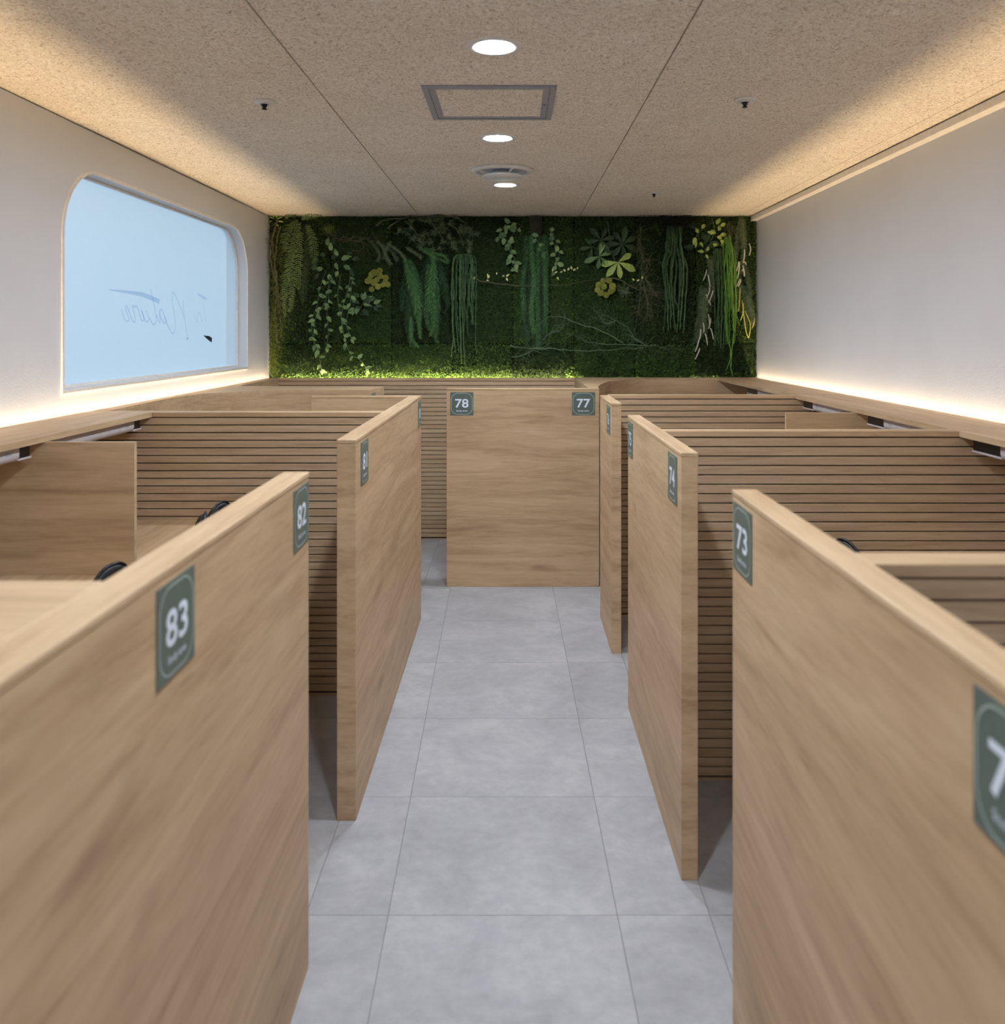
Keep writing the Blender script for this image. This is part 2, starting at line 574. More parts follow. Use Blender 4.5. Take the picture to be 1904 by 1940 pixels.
# window: pane, bead, lettering
win = structure(empty('window_1', (-XW, (WY0 + WY1) / 2, WZ0)))
GX = -XW - 0.07
pl = win_outline(0.02)
n = len(pl)
MB().add([(GX, y, z) for y, z in pl] + [(GX - 0.006, y, z) for y, z in pl],
         [tuple(range(n)), tuple(range(n, 2 * n))[::-1]] + [(i, (i + 1) % n, n + (i + 1) % n, n + i) for i in range(n)]).build('glass_pane', 'film', win)
def sweep(outs, x_in, x_out, w):
    mb = MB(); a = win_outline(0.0); b = win_outline(w); n = len(a)
    vs = [(x_in, y, z) for y, z in a] + [(x_out, y, z) for y, z in a] + [(x_out, y, z) for y, z in b] + [(x_in, y, z) for y, z in b]
    fs = []
    for i in range(n):
        j = (i + 1) % n
        for k in range(4):
            l = (k + 1) % 4
            fs.append((k * n + i, k * n + j, l * n + j, l * n + i))
    mb.fix = True
    return mb.add(vs, fs)
sweep(None, -XW + 0.0005, -XW + 0.009, 0.014).build('window_bead', 'trim', win)
sweep(None, GX + 0.0005, GX + 0.012, -0.012).build('glazing_bead', 'trim', win)
def gp(u, v):                                   # a point of the pane, from the lettering sheet
    px, py = 190 + u / 7.052, 520 + v / 7.052
    Y = -GX * FPX / (972 - px)
    return Y, EYE - (py - 631) * Y / FPX
def stroke(mb, pts, w):
    P = [Vector(gp(*p)) for p in pts]
    # resample smoothly (Catmull-Rom)
    Q = []
    for i in range(len(P) - 1):
        p0, p1, p2, p3 = P[max(i - 1, 0)], P[i], P[i + 1], P[min(i + 2, len(P) - 1)]
        for k in range(4):
            t = k / 4
            Q.append(0.5 * ((2 * p1) + (p2 - p0) * t + (2 * p0 - 5 * p1 + 4 * p2 - p3) * t * t + (3 * p1 - p0 - 3 * p2 + p3) * t ** 3))
    Q.append(P[-1])
    ws = w if callable(w) else (lambda t: w)
    vs, fs = [], []
    for i, q in enumerate(Q):
        d = Q[min(i + 1, len(Q) - 1)] - Q[max(i - 1, 0)]
        d = d.normalized() if d.length > 0 else Vector((1, 0))
        nn = Vector((-d.y, d.x)) * ws(i / (len(Q) - 1)) / 2
        for s in (1, -1):
            p = q + nn * s
            vs.append((GX + 0.0012, p.x, p.y))
    for i in range(len(Q) - 1):
        fs.append((2 * i, 2 * i + 1, 2 * i + 3, 2 * i + 2))
    mb.add(vs, fs)
def letter(strokes):
    mb = MB()
    for pts, w in strokes: stroke(mb, pts, w)
    return mb.build('letter', 'letter', win)
W = 0.0085
letter([([(663, 185), (690, 290), (712, 400), (735, 520), (745, 600), (735, 650), (710, 670), (685, 640), (650, 580)], W),
        ([(105, 202), (240, 220), (420, 245), (560, 270), (680, 315), (785, 362)], lambda t: 0.004 + 0.022 * min(1, t * 1.6))])
letter([([(612, 478), (630, 540), (650, 580), (640, 610), (620, 635), (590, 600), (545, 475)], W)])
letter([([(545, 475), (575, 560), (580, 605), (555, 620), (530, 570), (490, 430), (455, 435), (430, 415)], W), ([(430, 415), (430, 440), (460, 560), (465, 620)], W)])
letter([([(465, 620), (450, 640), (420, 600), (385, 500), (350, 425), (335, 450), (360, 540), (385, 590), (370, 625), (340, 620), (310, 570), (282, 462)], W)])
letter([([(745, 540), (770, 600), (790, 640), (800, 600), (785, 520), (800, 470), (820, 470), (850, 540), (880, 620), (860, 650), (835, 630), (800, 560), (788, 490)], W)])
letter([([(850, 560), (900, 690), (940, 765), (965, 790), (985, 770), (1000, 680), (985, 540), (965, 400), (952, 300), (965, 240), (990, 260), (1040, 370), (1085, 480), (1115, 580)], W),
        ([(1100, 340), (1110, 470), (1130, 640), (1150, 770), (1160, 840)], W)])
letter([([(1300, 265), (1360, 298), (1420, 330)], 0.014), ([(1370, 320), (1385, 450), (1400, 560), (1405, 640)], 0.006)])
letter([([(1250, 525), (1270, 590), (1290, 640), (1310, 510), (1340, 560), (1355, 640), (1362, 560)], 0.006)])
mk = MB()
stroke(mk, [(1160, 842), (1161, 868)], 0.010)
stroke(mk, [(1382, 815), (1415, 836), (1450, 852), (1488, 880)], lambda t: 0.003 + 0.026 * min(1, t * 1.5))
mk.build('dark_mark', 'dark_mark', win)
# outside the window: unseen ground slab, added to grade the daylight on the pane
mb = MB(); mb.box((-9, -4, -0.4), (-2.05, 14, -0.1)); structure(mb.build('ground', 'concrete_out'))

# ------------------------------------------------------------------ partitions
def panel(label, x0, x1, y0, y1, along='y', group=None, top=TOP):
    mat = 'oak_' + along
    r = tag(empty('booth_panel', ((x0 + x1) / 2, (y0 + y1) / 2, 0)), label, 'partition', group)
    MB().bbox((x0, y0, 0), (x1, y1, top - 0.012), 0.0012).build('panel_board', mat, r)
    e = 0.0012
    MB().bbox((x0 - e, y0 - e, top - 0.012), (x1 + e, y1 + e, top), 0.0015).build('top_cap', 'cap_' + along, r)
    return r

SP = 0.0323
slat_cache = {}
def slatted(label, x0, x1, y0, y1, top=TOP, cap=0.020):
    """slats on the near face at y0, plain board behind"""
    r = tag(empty('slatted_screen', ((x0 + x1) / 2, (y0 + y1) / 2, 0)), label, 'partition', 'slatted partitions between the study booths')
    MB().box((x0, y0 + 0.0125, 0), (x1, y0 + 0.015, top - cap)).build('groove_board', 'groove', r)
    MB().bbox((x0, y0 + 0.015, 0), (x1, y1, top - cap)).build('panel_board', 'oak_x', r)
    MB().bbox((x0, y0 - 0.0015, top - cap), (x1, y1 + 0.001, top), 0.0015).build('top_cap', 'cap_x', r)
    k = round(x1 - x0, 4)
    if k not in slat_cache:
        slat_cache[k] = MB().bbox((-k / 2, -0.0055, -SP + 0.0042), (k / 2, 0.0070, 0), 0.0009).mesh('slat', 'slat')
    z = top - cap - 0.0040
    while z > 0.02:
        if z - SP < 0: break
        inst(slat_cache[k], 'slat', r, (0, y0 + 0.0055 - (y0 + y1) / 2, z))
        z -= SP
    MB().box((x0, y0 + 0.001, 0), (x1, y0 + 0.0125, max(0.004, z - 0.0042))).build('base_strip', 'slat', r)
    return r

XL, XR = -0.495, 0.472
# left row
panel('oak aisle partition in left foreground carrying signs 82 and 83', XL - 0.06, XL, 0.10, 2.096)
panel('long oak aisle partition on the left carrying signs 80 and 81', XL - 0.06, XL, 2.726, 4.656)
panel('short oak cross partition joined to the far end of the sign 80 partition', -1.073, XL - 0.06, 4.60, 4.656, 'x')
# right row
panel('oak aisle partition in right foreground carrying signs 72 and 73', XR, XR + 0.052, 0.70, 1.861)
panel('oak aisle partition on the right carrying signs 74 and 75', XR, XR + 0.047, 2.429, 3.553)
panel('short oak aisle partition on the right carrying sign 76', XR, XR + 0.047, 4.15, 4.69)
# end of the aisle
panel('square oak partition facing the aisle end with signs 77 and 78', -0.402, 0.521, 5.237, 5.297, 'x')

slatted('slatted partition on the left ending at the sign 80 and 81 partition', -XW + 0.0305, XL - 0.06, 3.670, 3.740)
slatted('near right slatted partition behind the sign 73 partition, blurred in foreground', XR + 0.052, XW - 0.0305, 1.261, 1.325)
slatted('right slatted partition meeting the middle of the sign 74 partition', XR + 0.047, XW - 0.0305, 2.970, 3.030)
slatted('far right slatted partition starting at the sign 76 partition', XR + 0.047, XW - 0.0305, 4.690, 4.750)
slatted('wide slatted partition at the foot of the moss wall', -1.747, 0.46, 6.442, 6.500)

# wide counter block in the left foreground
r = tag(empty('counter_block', (-1.2, 0.64, 0)), 'wide oak counter top behind the sign 83 partition in left foreground', 'counter')
MB().bbox((-XW + 0.002, 0.10, 0), (XL - 0.0615, 1.170, TOP - 0.02)).build('counter_body', 'oak_x', r)
MB().bbox((-XW + 0.002, 0.10, TOP - 0.02), (XL - 0.0615, 1.175, TOP), 0.0015).build('counter_top', 'cap_x', r)

# curved casings at the far corners
lc = [(-1.749, 3.742), (-1.757, 4.022), (-1.770, 4.415), (-1.756, 4.630), (-1.713, 4.779), (-1.631, 4.898), (-1.492, 5.0), (-1.335, 5.062), (-1.15, 5.095), (-0.836, 5.10)]
def smooth_poly(P, k=4):
    Q = []
    P = [Vector(p) for p in P]
    for i in range(len(P) - 1):
        p0, p1, p2, p3 = P[max(i - 1, 0)], P[i], P[i + 1], P[min(i + 2, len(P) - 1)]
        for j in range(k):
            t = j / k
            Q.append(tuple(0.5 * ((2 * p1) + (p2 - p0) * t + (2 * p0 - 5 * p1 + 4 * p2 - p3) * t * t + (3 * p1 - p0 - 3 * p2 + p3) * t ** 3)))
    Q.append(tuple(P[-1]))
    return Q
SLOT = 0.028
WB = XW - SLOT
curve = smooth_poly(lc)
poly = [(-WB, 3.742)] + curve + [(-0.836, 5.27), (-0.813, 5.272), (-0.813, 5.45), (-1.747, 5.499), (-1.747, 6.50), (-WB, 6.50)]
r = tag(empty('curved_casing', (-1.5, 5.0, 0)), 'oak casing with a curved inner corner behind the left slatted partition', 'partition')
MB().prism(poly, 0, TOP - 0.012).build('casing_body', 'oak_x', r)
MB().prism(poly, TOP - 0.012, TOP).build('top_cap', 'cap_x', r)
rc = [(0.522, 5.299), (0.545, 5.50), (0.578, 5.680), (0.659, 5.989), (0.769, 6.156), (0.926, 6.304), (1.180, 6.425), (1.530, 6.467)]
curve = smooth_poly(rc)
poly = [(0.462, 5.299)] + curve + [(WB, 6.467), (WB, 6.565), (0.462, 6.565)]
r = tag(empty('curved_casing', (1.2, 6.4, 0)), 'oak casing with a curved inner corner below the moss wall at right', 'partition')
MB().prism(poly, 0, TOP - 0.012).build('casing_body', 'oak_x', r)
MB().prism(poly, TOP - 0.012, TOP).build('top_cap', 'cap_x', r)

# ledges along the walls
def ledge(label, x0, x1, y0, y1):
    r = tag(empty('wall_ledge', ((x0 + x1) / 2, (y0 + y1) / 2, TOP - 0.02)), label, 'ledge')
    s = 1 if x0 > 0 else -1
    xi, xo = (x0, x1) if s > 0 else (x1, x0)
    MB().bbox((xi + s * 0.001, y0, TOP - 0.02), (xo, y1, TOP + 0.0006), 0.001).build('ledge_board', 'cap_y', r)
    MB().bbox((xi, y0, TOP - 0.02), (xi + s * 0.001, y1, TOP + 0.0006), 0.0002).build('edge_band', 'oak_y', r)
ledge('oak wall ledge under the blue window wall with a glowing back edge', -WB, -1.53, 1.176, 3.669)
def ledge_r():
    r = tag(empty('wall_ledge', (1.69, 3.4, TOP - 0.02)), 'long oak wall ledge along the white right wall with a glowing back edge', 'ledge')
    segs = [(0.2, 1.260), (1.326, 2.969), (3.031, 4.689), (4.751, 6.466)]
    for a, b in segs:
        MB().bbox((1.531, a, TOP - 0.02), (WB, b, TOP + 0.0006), 0.001).build('ledge_board', 'cap_y', r)
        MB().bbox((1.53, a, TOP - 0.02), (1.531, b, TOP + 0.0006), 0.0002).build('edge_band', 'oak_y', r)
ledge_r()

# desks and dividers between seats
def desk(label, x0, x1, y0, y1):
    r = tag(empty('desk', ((x0 + x1) / 2, (y0 + y1) / 2, 0)), label, 'desk')
    xf = x1 if x0 < 0 else x0
    s = 1 if x0 < 0 else -1
    MB().bbox((x0, y0, 0.720), (x1, y1, 0.745)).build('desk_top', 'cap_y', r)
    MB().bbox((xf - s * 0.12, y0, 0.62), (xf - s * 0.10, y1, 0.720)).build('apron', 'oak_y', r)
    for yy in (y0, y1 - 0.02):
        MB().bbox((x0 + (0.02 if s > 0 else 0.14), yy, 0), (x1 - (0.14 if s > 0 else 0.02), yy + 0.02, 0.720)).build('side_support', 'oak_y', r)
desk('oak desk of the left booths under the window ledge', -XW + 0.002, -1.20, 1.177, 3.669)
desk('oak desk of the right booths nearest the camera, holding the black chair', 1.20, XW - 0.002, 1.326, 2.969)
desk('oak desk of the farther right booths, split by the low divider', 1.20, XW - 0.002, 3.031, 4.689)
def divider(label, x0, x1, y):
    r = tag(empty('desk_divider', ((x0 + x1) / 2, y, 0.745)), label, 'divider')
    MB().bbox((x0, y, 0.7452), (x1, y + 0.018, TOP - 0.0206), 0.0006).build('divider_board', 'oak_x', r)
    xe = x1 if x0 < 0 else x0
    s = 1 if x0 < 0 else -1
    MB().bbox((xe, y, 0.7452), (xe + s * 0.0012, y + 0.018, TOP - 0.0206), 0.0003).build('edge_band', 'oak_y', r)
divider('low oak desk divider under the left ledge in front of the slats', -XW + 0.030, -1.239, 2.830)
divider('low oak desk divider under the right ledge beyond the sign 74 booth', 1.221, XW - 0.030, 3.866)

# LED tapes lying in open channels: behind the ledges and at the foot of the moss
def tape(label, x0, x1, y0, y1, z, mat, zc, tw=None):
    """a channel open to the top with the glowing tape on its floor"""
    r = tag(empty('led_strip', ((x0 + x1) / 2, (y0 + y1) / 2, z - 0.004)), label, 'light strip')
    e = 0.0015
    mb = MB(); mb.box((x0, y0, z - 0.004), (x1, y1, z - 0.0005))
    if zc > z:
        if x1 - x0 < y1 - y0:
            mb.box((x0, y0, z - 0.0005), (x0 + e, y1, zc)); mb.box((x1 - e, y0, z - 0.0005), (x1, y1, zc))
        else:
            mb.box((x0, y0, z - 0.0005), (x1, y0 + e, zc)); mb.box((x0, y1 - e, z - 0.0005), (x1, y1, zc))
    mb.build('channel', 'alu', r)
    if tw: x0, x1 = (x0 - 0.001, x0 + tw) if x0 < 0 else (x1 - tw, x1 + 0.001)
    mb = MB(); mb.add([(x0 + 0.003, y0, z), (x1 - 0.003, y0, z), (x1 - 0.003, y1, z), (x0 + 0.003, y1, z)] if x1 - x0 < y1 - y0 else
                      [(x0, y0 + 0.003, z), (x1, y0 + 0.003, z), (x1, y1 - 0.003, z), (x0, y1 - 0.003, z)], [(0, 1, 2, 3)])
    mb.build('light_tape', mat, r)
ZS = TOP - 0.055
tape('warm light strip glowing behind the left window ledge', -XW + 0.0005, -WB - 0.0005, 1.18, 6.50, ZS, 'strip', TOP - 0.002, 0.0145)
tape('warm light strip glowing behind the right wall ledge', WB + 0.0005, XW - 0.0005, 0.2, 6.56, ZS, 'strip', TOP - 0.002, 0.0145)
def upright_tape(label, x0, x1, y):
    """a strip stuck upright on the back of the partition, facing the moss"""
    r = tag(empty('led_strip', ((x0 + x1) / 2, y, TOP - 0.030)), label, 'light strip')
    mb = MB(); mb.box((x0, y, TOP - 0.030), (x1, y + 0.002, TOP - 0.006)); mb.build('channel', 'alu', r)
    mb = MB(); mb.add([(x0, y + 0.0025, TOP - 0.024), (x1, y + 0.0025, TOP - 0.024), (x1, y + 0.0025, TOP - 0.012), (x0, y + 0.0025, TOP - 0.012)], [(0, 3, 2, 1)])
    mb.build('light_tape', 'moss_strip', r)
upright_tape('warm light strip at the foot of the moss wall', -1.74, 0.458, 6.5015)
upright_tape('faint light strip at the foot of the moss wall behind the right casing', 0.464, 1.80, 6.5655)

# ------------------------------------------------------------------ number signs
def text_mesh(body, bold=0.0):
    cu = bpy.data.curves.new('t', 'FONT')
    cu.body = body
    cu.resolution_u = 4
    cu.offset = bold
    o = bpy.data.objects.new('t', cu)
    COL.objects.link(o)
    bpy.context.view_layer.update()
    me = bpy.data.meshes.new_from_object(o.evaluated_get(bpy.context.evaluated_depsgraph_get()))
    vs = [tuple(v.co) for v in me.vertices]; fs = [tuple(p.vertices) for p in me.polygons]
    bpy.data.objects.remove(o); bpy.data.curves.remove(cu); bpy.data.meshes.remove(me)
    return vs, fs
CAP = text_mesh('Study zone', 0.004)
S = 0.140
def sign(num, origin, u, nrm, where):
    """origin: top left corner, u: reading direction, nrm: away from the panel"""
    O, U, Nn = Vector(origin), Vector(u), Vector(nrm)
    D = Vector((0, 0, -1))
    P = lambda a, b, h: O + U * a + D * b + Nn * h
    r = tag(empty('number_sign', P(S / 2, S, 0)), f'square grey-green sign reading {num}, {where}', 'sign', 'seat number signs')
    mb = MB(); mb.fix = True
    mb.add([P(0, 0, 0.0003), P(S, 0, 0.0003), P(S, S, 0.0003), P(0, S, 0.0003), P(0, 0, 0.0020), P(S, 0, 0.0020), P(S, S, 0.0020), P(0, S, 0.0020)],
           [(0, 1, 2, 3), (7, 6, 5, 4), (0, 4, 5, 1), (1, 5, 6, 2), (2, 6, 7, 3), (3, 7, 4, 0)])
    mb.build('sign_plate', 'sign_green', r)
    mb = MB()
    ins, rad, lw, k = 0.036 * S, 0.29 * S, 0.020 * S, 8
    def rr(i, rd):
        out = []
        for cxx, cyy, a0 in ((S - i - rd, i + rd, -90), (S - i - rd, S - i - rd, 0), (i + rd, S - i - rd, 90), (i + rd, i + rd, 180)):
            for q in range(k + 1):
                a = math.radians(a0 + 90 * q / k)
                out.append((cxx + rd * math.cos(a), cyy + rd * math.sin(a)))
        return out
    A, B = rr(ins, rad), rr(ins + lw, rad - lw)
    n = len(A)
    mb.add([P(*a, 0.0024) for a in A] + [P(*b, 0.0024) for b in B], [(i, (i + 1) % n, n + (i + 1) % n, n + i) for i in range(n)])
    mb.build('sign_border', 'sign_line', r)
    def put(vf, x0, x1, y0, y1, name, mat, keep=False):
        vs, fs = vf
        ax = [v[0] for v in vs]; ay = [v[1] for v in vs]
        sx = (x1 - x0) / (max(ax) - min(ax)); sy = (y1 - y0) / (max(ay) - min(ay))
        mb = MB()
        mb.add([P(x0 + (v[0] - min(ax)) * sx, y1 - (v[1] - min(ay)) * sy, 0.0025) for v in vs], fs)
        mb.build(name, mat, r)
    put(text_mesh(str(num), 0.018), 0.21 * S, 0.79 * S, 0.285 * S, 0.67 * S, 'sign_number', 'sign_white')
    put(CAP, 0.26 * S, 0.74 * S, 0.755 * S, 0.86 * S, 'sign_caption', 'sign_white')
    return r
ZT = 1.178
sign(83, (XL, 1.200, ZT), (0, 1, 0), (1, 0, 0), 'largest on the left foreground partition')
sign(82, (XL, 1.950, ZT), (0, 1, 0), (1, 0, 0), 'at the far edge of the left foreground partition')
sign(81, (XL, 2.812, ZT), (0, 1, 0), (1, 0, 0), 'near the front edge of the long left partition')
sign(80, (XL, 4.508, ZT), (0, 1, 0), (1, 0, 0), 'at the far edge of the long left partition')
sign(79, (-0.836, 5.105, ZT), (0, 1, 0), (1, 0, 0), 'mostly hidden on the end of the far left casing')
sign(78, (-0.380, 5.237, ZT), (1, 0, 0), (0, -1, 0), 'top left on the partition closing the aisle')
sign(77, (0.356, 5.237, ZT), (1, 0, 0), (0, -1, 0), 'top right on the partition closing the aisle')
sign(76, (XR, 4.345, ZT), (0, -1, 0), (-1, 0, 0), 'on the short far right partition')
sign(75, (XR, 3.550, ZT), (0, -1, 0), (-1, 0, 0), 'at the far edge of the middle right partition')
sign(74, (XR, 2.628, ZT), (0, -1, 0), (-1, 0, 0), 'at the near edge of the middle right partition')
sign(73, (XR, 1.848, ZT), (0, -1, 0), (-1, 0, 0), 'at the far edge of the right foreground partition')
sign(72, (XR, 0.884, ZT), (0, -1, 0), (-1, 0, 0), 'cut off by the right picture edge')

# ------------------------------------------------------------------ lamps under the ledges
def desk_lamp(label, side, ya, yb, blk):
    """white bar lamp under the ledge with a dark sensor box at its far end"""
    s = side
    zt = TOP - 0.0205
    r = tag(empty('ledge_lamp', (s * 1.58, (ya + yb) / 2, zt - 0.04)), label, 'lamp', 'lamps under the wall ledges')
    mb = MB()
    x = s * 1.575
    prof = []
    for k in range(13):                       # rounded lower half
        a = math.pi * k / 12
        prof.append((x + 0.021 * math.cos(a), zt - 0.028 - 0.020 * math.sin(a)))
    prof = [(x + 0.021, zt - 0.001)] + prof + [(x - 0.021, zt - 0.001)]
    n = len(prof)
    yl = yb - blk
    mb.add([(p, ya, q) for p, q in prof] + [(p, yl, q) for p, q in prof], [tuple(range(n)), tuple(range(n, 2 * n))[::-1]] + [(i, (i + 1) % n, n + (i + 1) % n, n + i) for i in range(n)])
    mb.fix = True
    mb.build('lamp_housing', 'lamp_white', r)
    MB().bbox((x - 0.018, yl, zt - 0.040), (x + 0.018, yb, zt - 0.001), 0.002).build('sensor_box', 'black_plastic', r)
    MB().bbox((x - 0.021, yl - 0.004, zt - 0.047), (x + 0.021, yb + 0.006, zt - 0.040), 0.002).build('base_flange', 'lamp_white', r)
    mb = MB(); mb.bbox((x + (-s) * 0.0212 - 0.0006, yl - 0.075, zt - 0.024), (x + (-s) * 0.0212 + 0.0006, yl - 0.045, zt - 0.012), 0.0003)
    mb.build('lamp_button', 'alu', r)
desk_lamp('white bar lamp under the left ledge beside the slatted partition', -1, 2.90, 3.615, 0.065)
desk_lamp('white bar lamp under the left ledge nearest the left picture edge', -1, 2.05, 2.790, 0.065)
desk_lamp('white bar lamp with black box under the right ledge nearest the right picture edge', 1, 2.2, 2.930, 0.17)
desk_lamp('white bar lamp with black box under the right ledge before the desk divider', 1, 3.08, 3.800, 0.17)
desk_lamp('white bar lamp with black box under the right ledge beyond the desk divider', 1, 3.93, 4.640, 0.15)
desk_lamp('white bar lamp with black box under the right ledge farthest away by the curved casing', 1, 4.9, 5.75, 0.25)

# ------------------------------------------------------------------ chairs
def sq(a, p):
    return math.copysign(abs(a) ** p, a)
def chair(label, x, y, rot, group='black study chairs'):
    """faces +x before turning; two separate back pads, five-star base"""
    r = tag(empty('study_chair', (0, 0, 0)), label, 'chair', group)
    L = dict(local=True)
    def pad(yc, yaw):
        nu, nv = 32, 12
        R3 = Matrix.Rotation(yaw, 3, 'Z') @ Matrix.Rotation(-0.10, 3, 'Y')
        def spot(a, t, g=1.0, dx=0.0, th=0.040):
            ct = max(0.0, math.cos(t)) ** 0.55
            yy = 0.100 * g * sq(math.cos(a), 0.85) * ct
            zz = 0.205 * g * sq(math.sin(a), 0.85) * ct
            p = R3 @ Vector((dx + th * math.sin(t) * (1.0 if t > 0 else 0.55), yy, zz))
            return (p.x - 0.20, p.y + yc, p.z + 0.728)
        mb = MB(); mb.fix = True
        vs = [spot(2 * math.pi * k / nu, -math.pi / 2 + math.pi * i / nv) for i in range(nv + 1) for k in range(nu)]
        fs = [(i * nu + k, i * nu + (k + 1) % nu, (i + 1) * nu + (k + 1) % nu, (i + 1) * nu + k) for i in range(nv) for k in range(nu)]
        bp = mb.add(vs, fs).build('back_pad', 'black_leather', r, True, True)
        MB().tube([spot(2 * math.pi * k / 48, 0, 1.01) for k in range(49)], 0.0045, 6, False).build('pad_piping', 'black_plastic', bp, True, True)
    pad(-0.098, -0.26); pad(0.098, 0.26)
    mb = MB(); vs = []; nu, nv = 28, 6
    for i in range(nv + 1):
        t = -math.pi / 2 + math.pi * i / nv
        for k in range(nu):
            a = 2 * math.pi * k / nu
            vs.append((0.235 * sq(math.cos(a), 0.6) * sq(math.cos(t), 0.3) + 0.05, 0.24 * sq(math.sin(a), 0.6) * sq(math.cos(t), 0.3), 0.45 + 0.04 * math.sin(t)))
    fs = [(i * nu + k, i * nu + (k + 1) % nu, (i + 1) * nu + (k + 1) % nu, (i + 1) * nu + k) for i in range(nv) for k in range(nu)]
    fs += [tuple(range(nu))[::-1], tuple(range(nv * nu, (nv + 1) * nu))]
    mb.fix = True
    mb.add(vs, fs).build('seat', 'black_leather', r, True, True)
    MB().tube([(-0.05, 0, 0.40), (-0.22, 0, 0.40), (-0.275, 0, 0.50), (-0.285, 0, 0.72)], 0.018, 8).build('back_bracket', 'black_plastic', r, True, True)
    MB().tube([(-0.262, -0.14, 0.72), (-0.285, 0, 0.72), (-0.262, 0.14, 0.72)], 0.014, 8).build('back_crossbar', 'black_plastic', r, True, True)
    MB().lathe([(0.028, 0.10), (0.028, 0.24), (0.018, 0.24), (0.018, 0.41)], (0, 0, 0), 16).build('gas_lift', 'chrome', r, True, True)
    for k in range(5):
        a = 2 * math.pi * k / 5 + 0.3
        c, s = math.cos(a), math.sin(a)
        lg = MB().tube([(0.02 * c, 0.02 * s, 0.125), (0.16 * c, 0.16 * s, 0.105), (0.29 * c, 0.29 * s, 0.075)], [0.026, 0.021, 0.015], 8).build('leg', 'black_plastic', r, True, True)
        mb = MB(); mb.tube([(0.29 * c - 0.022 * s, 0.29 * s + 0.022 * c, 0.0265), (0.29 * c + 0.022 * s, 0.29 * s - 0.022 * c, 0.0265)], 0.026, 14)
        mb.tube([(0.29 * c, 0.29 * s, 0.03), (0.29 * c, 0.29 * s, 0.075)], 0.006, 6)
        mb.build('caster', 'black_plastic', lg, True, True)
    for s in (-1, 1):
        ap = MB().tube([(0.02, s * 0.20, 0.42), (0.0, s * 0.285, 0.44), (0.0, s * 0.285, 0.585)], 0.013, 8).build('arm_post', 'black_plastic', r, True, True)
        MB().bbox((-0.10, s * 0.285 - 0.035, 0.585), (0.14, s * 0.285 + 0.035, 0.61), 0.010).build('arm_pad', 'black_leather', ap, False, True)
    r.location = (x, y, 0); r.rotation_euler = (0, 0, rot)
    return r
chair('black split-back study chair in the left booth just before the slatted partition', -1.255, 2.985, math.pi + 0.04)
chair('black split-back study chair in the left booth just beyond sign 83', -1.265, 2.170, math.pi - 0.03)
chair('black split-back study chair in the right booth beyond the blurred slatted partition', 1.185, 2.425, 0.0)

# ------------------------------------------------------------------ ceiling fittings
for lab, x, y in (('large round ceiling downlight nearest the camera, before the access hatch', -0.059, 2.685),
                  ('round ceiling downlight between the access hatch and the air diffuser', -0.070, 3.941),
                  ('farthest round ceiling downlight just beyond the air diffuser', -0.047, 5.189),
                  ('unseen round ceiling downlight added above the camera', -0.059, 1.43),  # out of view, added to continue the row and light the foreground
                  ('unseen round ceiling downlight added behind the camera', -0.059, -0.30)):  # out of view, added to light the near slats from behind
    r = tag(empty('ceiling_downlight', (x, y, ZC - 0.006)), lab, 'ceiling light', 'ceiling downlights in a row')
    MB().lathe([(0.0590, 0.004), (0.0592, -0.0020), (0.064, -0.0040), (0.081, -0.0045), (0.0860, -0.002), (0.0870, 0.0)], (x, y, ZC), 48).build('trim_ring', 'white_paint', r, True)
    # ring only: drop the caps the lathe closes
    bm = bmesh.new(); me = r.children[-1].data; bm.from_mesh(me)
    bmesh.ops.delete(bm, geom=[f for f in bm.faces if len(f.verts) > 4], context='FACES'); bm.to_mesh(me); bm.free()
    mb = MB(); mb.lathe([(0.0588, -0.0004), (0.0580, -0.0010), (0.0, -0.0012)], (x, y, ZC), 48)
    mb.build('diffuser', 'down', r)

def hatch():
    x0, x1, y0, y1 = -0.330, 0.157, 3.102, 3.591
    r = tag(empty('access_hatch', ((x0 + x1) / 2, (y0 + y1) / 2, ZC - 0.006)), 'square ceiling access hatch with grey metal frame', 'hatch')
    def mitre(w0, w1, za, zb, name):
        o = [(x0 + w0, y0 + w0), (x1 - w0, y0 + w0), (x1 - w0, y1 - w0), (x0 + w0, y1 - w0)]
        i = [(x0 + w1, y0 + w1), (x1 - w1, y0 + w1), (x1 - w1, y1 - w1), (x0 + w1, y1 - w1)]
        for k in range(4):
            l = (k + 1) % 4
            MB().prism([o[k], o[l], i[l], i[k]], za, zb).build(name, 'alu', r)
    mitre(0.0, 0.022, ZC - 0.006, ZC - 0.0005, 'outer_frame_bar')
    mitre(0.0245, 0.046, ZC - 0.004, ZC - 0.0005, 'door_frame_bar')
    MB().bbox((x0 + 0.046, y0 + 0.046, ZC - 0.0025), (x1 - 0.046, y1 - 0.046, ZC - 0.0005), 0.0005).build('hatch_board', 'ceil', r)
    MB().lathe([(0.005, -0.0045), (0.005, -0.003)], (x1 - 0.035, 3.36, ZC), 12).build('hatch_lock', 'black_plastic', r)
hatch()

